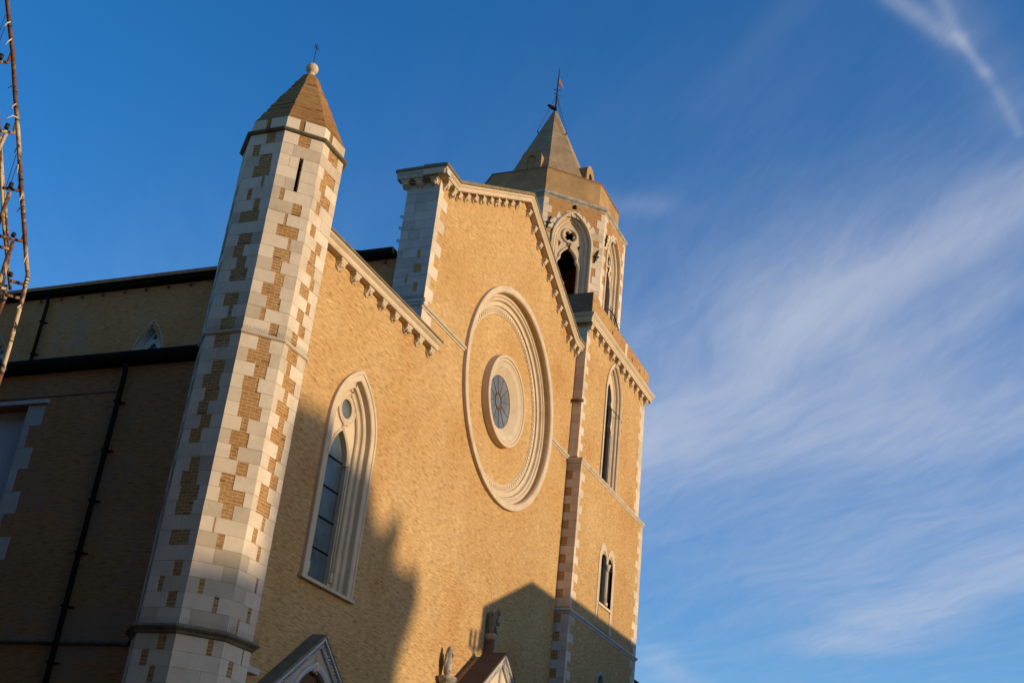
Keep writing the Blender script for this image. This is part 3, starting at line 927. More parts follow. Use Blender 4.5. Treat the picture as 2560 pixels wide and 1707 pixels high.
fin = child('finial', turret, (TX, TY, 11.93))
mb = MB(); mb.lathe(TX, TY, [(0.0, 12.02), (0.06, 12.02), (0.062, 11.93), (0.05, 11.92), (0.0, 11.92)], 12, False)
c = (TX, TY, 12.075)
rows = [[Vector((TX+0.102*math.sin(math.pi*i/12)*math.cos(2*math.pi*j/20), TY+0.102*math.sin(math.pi*i/12)*math.sin(2*math.pi*j/20), 12.10+0.102*math.cos(math.pi*i/12))) for j in range(21)] for i in range(13)]
mb.grid(rows, False, 0, True); mb.build('ball', 'stone_carved', fin)
mb = MB(); mb.tube([(TX, TY, 12.15), (TX, TY, 12.62)], 0.006, 6); mb.tube([(TX-0.055, TY+0.02, 12.54), (TX+0.055, TY-0.02, 12.54)], 0.005, 6)
mb.tube([(TX-0.04, TY+0.015, 12.585), (TX+0.04, TY-0.015, 12.495)], 0.004, 6); mb.tube([(TX-0.04, TY+0.015, 12.495), (TX+0.04, TY-0.015, 12.585)], 0.004, 6)
mb.build('cross', 'iron', fin)
mb = MB()
for z0, rr in ((7.035, 0.02), (2.945, 0.07)):
    mb = MB()
    for deg in (180, 225, 270):
        fr = Frame((TX+(TR+rr)*math.cos(R_(deg)), TY+(TR+rr)*math.sin(R_(deg)), 0), deg)
        ta = (TR+rr)*math.tan(math.pi/8)
        for k in range(24):
            a = -ta+2*ta*(k+0.5)/24
            q = rnd.uniform(-0.008, 0.008)
            mb.tube([fr(a, z0-0.01, 0), fr(a+q, z0+0.065, 0.012)], 0.0016, 3)
    mb.build('bird_spikes', 'iron', turret)

# ------------------------------------------------------------------ bell tower
BX0, BX1, BXL = 25.41, 30.31, 30.40
YU, YL = 9.77, 9.655
tower = thing('bell_tower', (27.9, 12.2, GZ), 'square brick bell tower with octagonal belfry and grey plastered spire right of the church front', 'bell tower')
FU, FL_ = FY(YU), FY(YL)
LC = 27.68                        # lancet centre
BC = 27.72
lan = arch(LC, 0.555, 10.04, 12.45, 0.47, 14)
mb = MB()
mb.plate(FU, rectp(BX0, BX1, 10.0, 13.5), [lan], -0.5, 0)
mb.box(BX0, BX0+0.4, YU+0.501, 14.6, 10.0, 13.5); mb.box(BX1-0.4, BX1, YU+0.501, 14.6, 10.0, 13.5); mb.box(BX0+0.4, BX1-0.4, 14.2, 14.6, 10.0, 13.5)
mb.build('upper_stage', 'brick', tower)
bif = [(BC-0.44, 6.5)]+[(BC-0.44, 8.0)]+[(BC-0.44+0.22*(1-math.cos(math.pi*i/8)), 8.05+0.22*math.sin(math.pi*i/8)) for i in range(1, 8)]+[(BC, 8.05)]+[(BC+0.22*(1-math.cos(math.pi*i/8)), 8.05+0.22*math.sin(math.pi*i/8)) for i in range(1, 8)]+[(BC+0.44, 8.0), (BC+0.44, 6.5)]
low = arch(27.80, 0.24, 3.6, 5.2, 0.0, 10)
mb = MB()
mb.plate(FL_, rectp(BX0, BXL, GZ, 9.86), [[(a, b if b > 7.0 else 7.06) for a, b in bif], low], -0.5, 0)
mb.box(BX0, BX0+0.4, YL+0.501, 14.6, GZ, 9.86); mb.box(BXL-0.4, BXL, YL+0.501, 14.6, GZ, 9.86); mb.box(BX0+0.4, BXL-0.4, 14.2, 14.6, GZ, 9.86)
mb.build('lower_stage', 'brick', tower)
mb = MB(); mb.box(BX0+0.02, BX1-0.02, YU+0.02, 14.58, 13.5, 13.6); mb.box(BX0+0.02, BX1-0.02, YU+0.02, 14.58, 9.861, 9.999); mb.box(BX0+0.41, BXL-0.41, YL+0.51, 14.19, 6.2, 6.3)
mb.box(BX0+0.42, BX1-0.42, 11.2, 11.3, GZ, 13.5)  # upright dark sheet added so the window openings look unlit
mb.build('floors_and_dark_backing', 'dark_fill', tower)
# string courses run round front and left side
def tower_string(name, m, yf, x0, x1, z, prof):
    mb = MB(); fr = Frame((0, 0, 0), 270)
    # path in plan, going left->front->right seen from above; build as explicit rows
    rows = []
    for (px, py, nx, ny) in ((x0, 10.02, -1, 0), (x0, yf, -1, -1), (x1, yf, 1, -1), (x1, 14.6, 1, 0)):
        rows.append([(px+nx*o_, py+ny*o_, z+h_) for o_, h_ in prof])
    mb.grid(rows); mb.face(list(reversed(rows[0]))); mb.face(rows[-1])
    return mb.build(name, m, tower)


sp_ = [(-0.02, 0.0), (0.01, 0.0), (0.02, 0.03), (0.045, 0.06), (0.055, 0.08), (0.05, 0.10), (0.03, 0.12), (-0.10, 0.15)]
tower_string('string_course', 'stone_string', YL, BX0, BXL, 9.86, [(a, b) for a, b in sp_])
tower_string('string_course', 'stone_grey', YL, BX0, BXL, 6.31, sp_[:-1]+[(-0.02, 0.13)])
# quoins and the stone side of the left pier
quoins_ = quoins
def quoins(_, *a):
    m_ = MB(); quoins_(m_, *a); m_.build('quoin_strip', 'stone', tower)
mb = None
quoins(mb, FU, BX0-0.004, 1, 10.02, 13.4, 0.13, 0.30, 0.20, -0.03, 0.005, 0.005, 11)
quoins(mb, FU, BX1+0.004, -1, 10.02, 13.4, 0.30, 0.40, 0.20, -0.03, 0.005, 0.005, 12)
quoins(mb, FL_, BX0-0.004, 1, 6.46, 9.85, 0.12, 0.32, 0.20, -0.03, 0.005, 0.005, 13)
quoins(mb, FL_, BXL+0.004, -1, 6.46, 9.85, 0.26, 0.42, 0.20, -0.03, 0.005, 0.005, 14)
quoins(mb, FL_, BX0-0.004, 1, GZ, 6.3, 0.12, 0.32, 0.20, -0.03, 0.005, 0.005, 15)
quoins(mb, FL_, BXL+0.004, -1, GZ, 6.3, 0.22, 0.42, 0.20, -0.03, 0.005, 0.005, 16)
quoins = quoins_
FT = FX(BX0)
mb = MB()
facing(mb, FT, -9.998, -YU, 10.02, 13.4, 0.205, 0, 0.005, -0.03, 0.006, 0.3, 0.5, 21)
mb.build('pier_facing', 'stone', tower)
mb = MB()
n = 17
for i in range(n):
    z0, z1 = 6.46+(9.85-6.46)*i/n, 6.46+(9.85-6.46)*(i+1)/n
    a = -9.998 if i % 2 == 0 else -9.84
    mb.fbox(FT, a, -YL, z0+0.003, z1-0.003, -0.03, 0.006)
mb.build('pier_facing', 'stone', tower)
mb = MB()
for i in range(36):
    z0, z1 = 6.3-0.2*(i+1), 6.3-0.2*i
    a = -9.998 if i % 2 else -9.84
    mb.fbox(FT, a, -YL, z0+0.003, z1-0.003, -0.03, 0.006)
mb.build('pier_facing', 'stone_grey', tower)
mb = MB(); mb.box(BX0-0.0015, BX0+0.02, YL+0.002, 9.9985, GZ, 9.85); mb.build('pier_brickwork', 'brick_patch', tower)
# top cornice
tc_ = [(0.0, 0.0), (0.14, 0.0), (0.15, 0.04), (0.165, 0.06), (0.155, 0.08), (0.16, 0.11), (0.205, 0.16), (0.225, 0.19), (0.225, 0.215), (-0.1, 0.235)]
mb = MB(); rows = []
for (px, py, nx, ny) in ((BX0, 12.0, -1, 0), (BX0, YU, -1, -1), (BX1, YU, 1, -1), (BX1, 14.6, 1, 0), (BX0, 14.6, -1, 1)):
    rows.append([(px+nx*o_, py+ny*o_, 13.49+h_) for o_, h_ in tc_])
mb.grid(rows); mb.face(list(reversed(rows[0]))); mb.face(rows[-1])
mb.build('cornice', 'stone_carved', tower)
for k in range(12): corbel(tower, FU, BX0+0.07+0.432*k, 13.49, random.uniform(0.15, 0.175), random.uniform(0.16, 0.19), random.uniform(0.10, 0.125))
mb = MB()
mb.box(BX0-0.12, BX1-0.18, YU-0.13, YU+0.25, 13.73, 14.22)
mb.box(BX0+0.001, BX0+0.30, YU+0.2505, 12.2, 13.73, 14.22)
mb.box(BX1-0.6, BX1-0.18, YU+0.2505, 14.4, 13.73, 14.2)
mb.box(BX0-0.118, BX0+0.42, YU-0.128, YU+0.45, 14.2201, 14.30)
mb.build('parapet', 'brick_patch', tower)
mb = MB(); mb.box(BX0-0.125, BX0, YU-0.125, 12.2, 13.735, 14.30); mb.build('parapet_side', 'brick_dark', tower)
mb = MB()
for k, a in enumerate((26.9, 28.6, 29.3)): mb.fbox(FY(YU-0.13), a-0.04, a+0.04, 13.92, 14.0, -0.1, 0.0015)
mb.build('putlog_hole_marks', 'dark_fill', tower)  # flush dark blocks paint the shade inside holes, no depth cut
mb = MB(); mb.fbox(FY(YU-0.13), 27.95, 28.12, 13.76, 14.18, -0.05, 0.006); mb.build('stone_block', 'stone', tower)
# front lancet of the upper stage
tl = child('lancet_window', tower, (LC, YU, 10.05))
mb = MB(); mb.sweep(FU, arch(LC, 0.65, 10.01, 12.45, 0.47, 14), [(0, -0.02), (0, 0.03), (-0.06, 0.04), (-0.075, 0.02), (-0.10, 0.02), (-0.105, -0.03), (-0.13, -0.045), (-0.155, -0.03), (-0.17, -0.05), (-0.175, -0.10), (-0.20, -0.115), (-0.225, -0.10), (-0.24, -0.12), (-0.245, -0.26)])
mb.build('frame', 'stone_carved', tl)
hole = [(LC-0.37, 10.1), (LC-0.37, 11.6), (LC-0.27, 11.78), (LC-0.33, 12.0), (LC-0.31, 12.25), (LC-0.19, 12.36), (LC-0.23, 12.5), (LC-0.15, 12.7), (LC, 12.9), (LC+0.15, 12.7), (LC+0.23, 12.5), (LC+0.19, 12.36), (LC+0.31, 12.25), (LC+0.33, 12.0), (LC+0.27, 11.78), (LC+0.37, 11.6), (LC+0.37, 10.1)]
mb = MB(); mb.plate(FU, arch(LC, 0.43, 10.04, 12.45, 0.42, 12), [hole], -0.22, -0.13); mb.build('tracery', 'stone_carved', tl)
for sg in (1,):
    mb = MB(); a = LC+sg*0.40
    mb.tube([FU(a, 10.05, -0.17), FU(a, 11.55, -0.17)], 0.04, 10); mb.tube([FU(a, 11.55, -0.17), FU(a, 11.62, -0.17), FU(a, 11.70, -0.17)], [0.045, 0.05, 0.075], 10)
    mb.build('colonnette', 'stone_carved', tl)
mb = MB(); mb.tube([FU(LC-0.5, 12.12, 0.0), FU(LC+0.62, 12.12, 0.02), FU(LC+0.7, 12.06, 0.03)], 0.011, 6); mb.build('tie_rod', 'iron', tl)
# twin window of the lower stage
tb = child('twin_window', tower, (BC, YL, 6.46))
def two(half, r, zs):
    c = half/2*1.0
    pts = []
    for cx0 in (BC-c, BC+c):
        rr = c
        pts += [(cx0-rr*math.cos(math.pi*i/10), zs+r*math.sin(math.pi*i/10)) for i in range(11)]
    return [(BC-half, 6.46)]+pts+[(BC+half, 6.46)]
outer2 = two(0.60, 0.46, 8.06)
hl = [(BC-0.44, 7.06)]+[(BC-0.25-0.19*math.cos(math.pi*i/10), 8.08+0.26*math.sin(math.pi*i/10)) for i in range(11)]
hl = [(BC-0.44, 7.06)]+hl[1:]+[(BC-0.06, 7.06)]
hr = [(2*BC-a, b) for a, b in reversed(hl)]
pl = rectp(BC-0.44, BC+0.44, 6.48, 7.0)
mb = MB(); mb.plate(FL_, outer2, [hl, hr, pl], -0.06, 0.014); mb.build('frame', 'stone', tb)
mb = MB(); mb.fbox(FL_, BC-0.44, BC+0.44, 6.47, 7.02, -0.05, -0.006); mb.build('apron', 'brick', tb)
mb = MB(); mb.tube([FL_(BC, 7.06, 0.01), FL_(BC, 7.14, 0.01)], 0.075, 10); mb.tube([FL_(BC, 7.14, 0.01), FL_(BC, 7.9, 0.01)], 0.045, 10)
mb.tube([FL_(BC, 7.9, 0.01), FL_(BC, 8.02, 0.01), FL_(BC, 8.06, 0.01)], [0.05, 0.08, 0.095], 10); mb.build('colonnette', 'stone_carved', tb)
mb = MB(); mb.fbox(FL_, BC-0.5, BC+0.5, 7.0, 7.06, -0.3, 0.03); mb.build('sill', 'stone', tb)
# small arched window near the street
ta_ = child('arched_window', tower, (27.8, YL, 3.6))
mb = MB(); mb.sweep(FL_, arch(27.80, 0.32, 3.6, 5.2, 0.0, 12), [(0, -0.02), (0, 0.03), (-0.05, 0.035), (-0.09, 0.0), (-0.10, -0.3)]); mb.build('frame', 'stone_grey', ta_)
mb = MB(); mb.plate(FL_, arch(27.80, 0.25, 3.6, 5.2, 0.0, 12), [], -0.32, -0.28); mb.build('panel', 'plaster_pale', ta_)

# --- belfry
CX, CY, BR = 27.90, 12.34, 2.20
belf = child('belfry', tower, (CX, CY, 13.6))
BA = BR*math.tan(math.pi/8)


def oface(deg, r=BR): return Frame((CX+r*math.cos(R_(deg)), CY+r*math.sin(R_(deg)), 0), deg)


whole = arch(0, 0.55, 14.6, 16.45, 0.48, 14)
for deg in range(0, 360, 45):
    fr = oface(deg)
    mb = MB(); th = 0.42
    op = [[(a, b) for a, b in whole]] if deg in (180, 225, 270) else []
    mb.plate(fr, rectp(-BA, BA, 13.6, 17.68), op, -th, 0)
    mb.build('wall', 'brick_patch', belf)
for deg in (135, 180, 225, 270, 315):
    mb = MB()
    fr = oface(deg)
    r_ = random.Random(deg)
    for sd, edge in ((1, -BA), (-1, BA)):
        z = 14.3; i = 0
        while z < 17.6:
            h = r_.uniform(0.17, 0.26); L = (0.26 if i % 2 else 0.13)*r_.uniform(0.8, 1.3)
            if z < 15.4: L = 0.36
            z1 = min(z+h, 17.62)
            a0, a1 = (edge, edge+L) if sd > 0 else (edge-L, edge)
            mb.fbox(fr, a0, a1, z+0.003, z1-0.003, -0.03, 0.006)
            z = z1; i += 1
    mb.build('dressed_stones', 'stone', belf)
    mb = MB()
    for k in range(11):                         # loose voussoirs around the arch
        t = math.pi*(0.12+0.76*k/10)
        if r_.random() < 0.2: continue
        P = lambda tt, q: (-0.0+q*math.cos(tt), 16.5+q*1.25*math.sin(tt))
        mb.prism(fr, [P(t-0.10, 0.60), P(t-0.10, 0.60+r_.uniform(0.1, 0.18)), P(t+0.10, 0.60+r_.uniform(0.1, 0.18)), P(t+0.10, 0.60)], -0.02, 0.008)
    mb.build('voussoirs', 'stone', belf)
for deg in (180, 225, 270):
    fr = oface(deg)
    bwn = child('belfry_window', belf, fr(0, 14.9))
    mb = MB(); mb.sweep(fr, arch(0, 0.615, 14.6, 16.45, 0.48, 16), [(0, -0.02), (0, 0.03), (-0.02, 0.045), (-0.055, 0.045), (-0.07, 0.01), (-0.075, -0.05), (-0.10, -0.065), (-0.13, -0.05), (-0.15, -0.065), (-0.16, -0.12), (-0.19, -0.14), (-0.22, -0.125), (-0.235, -0.15), (-0.24, -0.40)])
    mb.build('frame', 'stone_carved', bwn)
    quat = []
    for q in range(4):
        c0 = (0.092*math.cos(math.pi/4+q*math.pi/2), 16.735+0.092*math.sin(math.pi/4+q*math.pi/2))
        for k in range(9):
            t = math.pi/4+q*math.pi/2-1.9+3.8*k/8
            quat.append((c0[0]+0.072*math.cos(t), c0[1]+0.072*math.sin(t)))
    lz = [(-0.32, 14.9), (-0.32, 15.75), (-0.29, 15.92), (-0.225, 16.0), (-0.225, 16.12), (-0.14, 16.25), (0, 16.38), (0.14, 16.25), (0.225, 16.12), (0.225, 16.0), (0.29, 15.92), (0.32, 15.75), (0.32, 14.9)]
    cor = [[(s_*0.30, 16.32), (s_*0.335, 16.55), (s_*0.235, 16.48)][::s_] for s_ in (-1, 1)]
    mb = MB(); mb.plate(fr, arch(0, 0.42, 14.88, 16.45, 0.40, 12), [quat, lz]+cor, -0.24, -0.16)
    mb.sweep(fr, circle(0, 16.735, 0.215, 28), [(-0.045, -0.2), (-0.04, -0.13), (-0.01, -0.115), (0.02, -0.125), (0.03, -0.17)], closed=True)
    mb.sweep(fr, lz, [(-0.005, -0.2), (0.0, -0.14), (0.03, -0.125), (0.06, -0.14), (0.065, -0.17)])
    mb.build('tracery', 'stone_carved', bwn)
    mb = MB(); mb.tube([fr(0, 16.36, -0.12), fr(0.01, 16.5, -0.11)], 0.022, 6); mb.build('keystone_pin', 'iron', bwn)
    mb = MB(); mb.fbox(fr, -0.42, 0.02 if deg == 225 else -0.2, 14.5, 15.42 if deg == 225 else 14.9, -0.42, -0.31); mb.build('infill_wall', 'brick', bwn)
mb = MB(); mb.box(CX-1.6, CX+1.6, CY-1.6, CY+1.6, 17.5, 17.6); mb.build('ceiling', 'dark_fill', belf)
mb = MB(); mb.box(CX-1.5, CX+1.5, CY-1.5, CY+1.5, 13.6, 14.3); mb.build('chamber_floor', 'dark_fill', belf)
for deg, a, z in ((225, -0.72, 16.85), (225, 0.74, 16.25), (270, -0.74, 16.9)):
    fr = oface(deg)
    mb = MB(); mb.tube([fr(a-0.05, z-0.2, 0.03), fr(a+0.05, z+0.2, 0.03)], 0.02, 6); mb.fbox(fr, a-0.07, a+0.07, z-0.018, z+0.018, 0, 0.05)
    mb.build('wall_anchor', 'iron', belf)
mb = MB(); mb.lathe(CX, CY, [(0.5, 17.95), (2.0, 17.93), (2.16, 17.88), (2.25, 17.80), (2.265, 17.76), (2.25, 17.73), (2.215, 17.70), (2.2, 17.66), (0.5, 17.66)])
mb.build('cornice', 'stone_weathered', belf)
mb = MB(); mb.lathe(CX, CY, [(1.4, 18.66), (1.87, 18.68), (1.98, 18.70), (1.99, 18.67), (1.975, 18.64), (1.965, 17.93), (0.5, 17.93)])
mb.build('drum', 'plaster', belf)
mb = MB(); mb.lathe(CX, CY, [(1.86, 18.735), (1.985, 18.735), (2.0, 18.72), (2.0, 18.70), (1.86, 18.685)]); mb.build('drum_coping', 'roof', belf)
spire = child('spire', tower, (CX, CY, 18.6))
mb = MB(); mb.lathe(CX, CY, [(0.02, 22.08), (0.07, 22.07), (0.09, 22.02), (1.55, 18.50), (1.50, 18.4)]); mb.build('roof', 'spire_plaster', spire)
for deg in (180, 270):
    fr = Frame((CX, CY, 0), deg)
    dm = child('dormer', spire, fr(0, 18.6, 1.3))
    mb = MB(); mb.prism(fr, arch(0, 0.29, 18.9, 19.58, 0.0, 10), 0.6, 1.28); mb.build('hood', 'plaster', dm)
    mb = MB(); mb.plate(fr, arch(0, 0.31, 18.9, 19.58, 0.0, 12), [arch(0, 0.13, 19.0, 19.52, 0.0, 8)], 1.28, 1.32); mb.build('front', 'plaster', dm)
    mb = MB(); mb.plate(fr, arch(0, 0.128, 19.01, 19.518, 0.0, 8), [], 1.2805, 1.285); mb.build('opening_panel', 'plaster' if deg == 180 else 'dark_fill', dm)  # front dormer: dark sheet painted in for the shaded opening
mast = child('weather_vane', spire, (CX, CY, 22.05))
mb = MB(); mb.tube([(CX, CY, 22.05), (CX, CY, 23.2), (CX+0.0, CY, 23.72)], [0.03, 0.022, 0.008], 6); mb.tube([(CX-0.05, CY+0.1, 22.9), (CX+0.05, CY-0.1, 22.9)], 0.012, 5); mb.tube([(CX-0.07, CY+0.07, 22.75), (CX+0.07, CY-0.1, 22.7)], 0.010, 5)
mb.build('mast', 'iron', mast)
mb = MB(); mb.prism(Frame((CX, CY, 0), 230), [(0.01, 23.32), (0.05, 23.34), (0.15, 23.15), (0.22, 23.0), (0.10, 23.12), (0.01, 23.16)], -0.006, 0.006); mb.build('vane', 'copper', mast)
mb = MB(); mb.lathe(CX, CY, [(0.0, 22.27), (0.02, 22.27), (0.05, 22.22), (0.03, 22.15), (0.07, 22.05), (0.0, 22.03)], 10, False); mb.prism(Frame((CX, CY, 0), 225), [(-0.26, 22.26), (0.02, 22.24), (0.03, 22.16), (-0.12, 22.18)], -0.05, 0.05)
mb.build('lead_cap', 'dark_metal', mast)
mb = MB()
for deg in (135, 225, 315):
    a = R_(deg+20)
    mb.tube([(CX, CY, 22.72), (CX+0.62*math.cos(a), CY+0.62*math.sin(a), 21.05)], 0.006, 4)
    mb.tube([(CX+0.62*math.cos(a), CY+0.62*math.sin(a), 21.05), (CX+0.54*math.cos(a), CY+0.54*math.sin(a), 21.0)], 0.02, 5)
mb.build('guy_wire', 'iron', mast)

# ------------------------------------------------------------------ iron guard with spikes on the tower terrace
fr = FY(9.9)
gd = thing('spiked_iron_guard', (28.0, 9.9, 14.2), 'curved black iron guard with radial spikes on top of the bell tower parapet', 'iron guard')
cxg, czg, rg = 27.45, 14.22, 0.62
arc = [fr(cxg+rg*1.25*math.sin(t), czg+rg*math.cos(t)) for t in [R_(-25+i*115/16) for i in range(17)]]
mb = MB(); mb.tube(arc, 0.016, 6); mb.build('hoop', 'iron', gd)
for i in range(9):
    t = R_(-10+i*12)
    mb = MB(); mb.tube([fr(cxg+(rg-0.22)*1.25*math.sin(t), czg+(rg-0.22)*math.cos(t)), fr(cxg+(rg+0.14)*1.25*math.sin(t), czg+(rg+0.14)*math.cos(t))], [0.012, 0.007], 5); mb.build('spike', 'iron', gd)


# ------------------------------------------------------------------ portals under the front
def gable_portal(root, yf, ya, cx, za, slope, half, band, zb, hood_mat, arch_half, arch_top):
    f = FY(yf)
    zl = za-slope*half
    m_ = MB()                                        # tympanum wall with the arched doorway
    aw = arch(cx, arch_half, zb, arch_top-arch_half*1.1, arch_half*0.25, 12)
    m_.plate(f, [(cx-half+0.03, zb), (cx-half+0.03, zl+0.02), (cx, za-0.04), (cx+half-0.03, zl+0.02), (cx+half-0.03, zb)], [[(a, b if b > zb else zb+0.02) for a, b in aw]], -(ya-yf), -0.035)
    m_.build('tympanum', 'stone', root)
    m_ = MB(); m_.sweep(f, aw, [(-0.01, -0.08), (0.0, -0.02), (0.04, 0.0), (0.08, -0.01), (0.09, -0.04)]); m_.build('archivolt', 'stone_grey', root)
    m_ = MB(); p = [(cx-half, zl), (cx, za), (cx+half, zl)]
    m_.sweep(f, p, [(-band, -0.05), (-band, 0.005), (-band*0.8, 0.02), (-band*0.72, -0.012), (-band*0.28, -0.012), (-band*0.2, 0.025), (-0.02, 0.05), (0.012, 0.05), (0.012, -(ya-yf)), (-0.03, -(ya-yf))])
    m_.build('raking_frame', 'stone_grey', root)
    m_ = MB(); rr = random.Random(int(cx*10)); L = math.hypot(half, half*slope); nn = int(L/0.062)
    for sg in (-1, 1):                               # carved leaves in the hollow of the frame
        for i in range(nn):
            t = (i+0.5)/nn
            a, b = cx+sg*half*t, za-half*slope*t
            nx, nz = sg*slope/math.hypot(1, slope), 1/math.hypot(1, slope)
            a -= nx*band*0.5; b -= nz*band*0.5
            blob(m_, f(a, b, -0.005), band*rr.uniform(0.20, 0.30), rr, 6, 4)
    m_.build('leaf_carving', 'stone_grey', root)
    m_ = MB()
    m_.sweep(f, p, [(0.013, -(ya-yf)), (0.013, 0.052), (0.03, 0.06), (0.05, 0.05), (0.055, -(ya-yf))]); m_.build('roof', hood_mat, root)
    m_ = MB(); m_.box(cx-arch_half*1.02, cx+arch_half*1.02, ya-0.06, ya-0.05, zb, arch_top); m_.build('door', 'wood', root)


sp = thing('side_portal', (15.72, 9.8, GZ), 'small pale stone gabled portal under the tall lancet window beside the turret', 'portal')
gable_portal(sp, 9.80, 9.995, 15.72, 3.50, 0.80, 1.15, 0.105, GZ, 'ledge_dark', 0.56, 2.98)
rnd = random.Random(9)
mb = MB(); f = FY(9.84)
for a, b, r in ((15.70, 3.18, 0.045), (15.70, 3.12, 0.05), (15.73, 3.07, 0.045), (15.69, 3.05, 0.035), (15.70, 3.235, 0.03), (15.76, 3.05, 0.022), (15.68, 3.01, 0.018), (15.75, 3.0, 0.016)): blob(mb, f(a, b, 0.005), r, rnd, 8, 5)
mb.build('relief', 'stone', sp)
mp = thing('main_portal', (21.49, 9.4, GZ), 'large gabled stone portal in the middle of the front, cut by the picture edge', 'portal')
gable_portal(mp, 9.40, 9.82, 21.49, 4.52, 0.78, 1.95, 0.15, GZ, 'portal_slate', 1.1, 3.55)
mb = MB(); mb.prism(FY(9.82), [(19.56, GZ), (19.56, 3.0), (21.49, 4.50), (23.42, 3.0), (23.42, GZ)], -0.179, 0.0); mb.build('back_wall', 'brick', mp)
# pinnacle with a carved beast behind the gable point
pin = thing('pinnacle', (21.48, 9.70, 4.3), 'dark stone pinnacle with scrolls rising behind the main portal gable', 'pinnacle')
mb = MB(); mb.hexa([(21.36, 9.62, 4.15), (21.60, 9.62, 4.15), (21.60, 9.82, 4.15), (21.36, 9.82, 4.15), (21.40, 9.62, 4.86), (21.52, 9.62, 4.86), (21.52, 9.80, 4.86), (21.40, 9.80, 4.86)]); mb.build('shaft', 'brick_dark', pin)
mb = MB()
for zz_, rr_ in ((4.80, 0.075), (4.60, 0.085), (4.42, 0.095)):
    ff = FY(9.615)
    mb.sweep(ff, circle(21.56, zz_, rr_*0.62, 14), [(-0.018, -0.1), (-0.012, 0.012), (0.012, 0.012), (0.018, -0.1)], closed=True)
    blob(mb, ff(21.56, zz_, -0.01), rr_*0.35, rnd, 8, 5)
mb.build('scroll', 'stone_grey', pin)
mb = MB(); mb.box(21.36, 21.58, 9.58, 9.82, 4.86, 4.89); mb.box(21.38, 21.56, 9.60, 9.80, 4.83, 4.86); mb.box(21.34, 21.60, 9.57, 9.83, 4.89, 4.925); mb.build('capital', 'stone_weathered', pin)
beast = thing('carved_beast', (21.48, 9.70, 4.925), 'weathered carved stone beast on top of the dark pinnacle', 'statue')
mb = MB()
mb.tube([(21.42, 9.70, 4.92), (21.425, 9.70, 5.06), (21.44, 9.69, 5.20), (21.47, 9.66, 5.31), (21.50, 9.62, 5.38)], [0.085, 0.085, 0.08, 0.07, 0.045], 9)
for q in ((21.51, 9.58, 5.38, 0.055), (21.54, 9.55, 5.35, 0.035), (21.50, 9.62, 5.26, 0.065), (21.53, 9.60, 5.16, 0.04), (21.54, 9.6, 5.27, 0.045), (21.50, 9.63, 5.06, 0.06), (21.46, 9.70, 5.34, 0.05)): blob(mb, q[:3], q[3], rnd, 8, 6)
mb.tube([(21.50, 9.60, 5.20), (21.56, 9.56, 5.12), (21.575, 9.55, 5.19)], [0.035, 0.025, 0.02], 7); mb.tube([(21.51, 9.64, 5.05), (21.55, 9.60, 4.98), (21.55, 9.58, 4.925)], [0.04, 0.03, 0.03], 7)
for sg in (-1, 1): mb.tube([(21.50+sg*0.02, 9.60, 5.42), (21.51+sg*0.03, 9.59, 5.46)], [0.018, 0.006], 5)
mb.build('body', 'ledge_dark', beast)
mb = MB(); mb.tube([(21.37, 9.72, 4.95), (21.355, 9.74, 5.15), (21.375, 9.75, 5.36), (21.41, 9.74, 5.40)], [0.03, 0.045, 0.04, 0.02], 7); mb.build('wing', 'ledge_dark', beast)
pin.scale = (0.72, 0.9, 1.0); beast.scale = (0.62, 0.8, 0.95)
for o_ in (pin, beast): o_.location += Vector((0.42*S, 0.19*S, 0.085*S))
cap = thing('portal_column', (19.20, 9.40, GZ), 'round stone column left of the main portal carrying a carved bird', 'column')
mb = MB(); mb.lathe(19.20, 9.40, [(0.0, 3.62), (0.17, 3.62), (0.185, 3.58), (0.17, 3.55), (0.12, 3.50), (0.10, 3.40), (0.095, GZ), (0.0, GZ)], 20, False); mb.build('shaft', 'stone_weathered', cap)
bird = thing('carved_bird', (19.2, 9.4, 3.62), 'pale carved stone bird with folded wings standing on the portal column', 'statue')
mb = MB()
mb.tube([(19.20, 9.40, 3.61), (19.19, 9.40, 3.72), (19.17, 9.40, 3.86), (19.15, 9.40, 3.98), (19.14, 9.39, 4.07)], [0.055, 0.085, 0.095, 0.08, 0.06], 10)
blob(mb, (19.145, 9.38, 4.085), 0.058, rnd, 9, 6)
mb.tube([(19.145, 9.34, 4.09), (19.145, 9.29, 4.07)], [0.02, 0.006], 6)
for k in range(22): blob(mb, (19.17+rnd.uniform(-0.03, 0.08), 9.33+rnd.uniform(-0.01, 0.03), 3.68+0.018*k), 0.022, rnd, 6, 4)
mb.build('body', 'stone_weathered', bird)
for sg in (-1, 1):
    mb = MB(); mb.tube([(19.17+sg*0.075, 9.40, 4.03), (19.185+sg*0.095, 9.42, 3.88), (19.19+sg*0.06, 9.45, 3.68)], [0.03, 0.045, 0.015], 8); mb.build('wing', 'stone_weathered', bird)

bird.scale = (0.78, 0.8, 1.02)
for o_ in (cap, bird): o_.location += Vector((0.93*S, 0.465*S, 0.225*S))

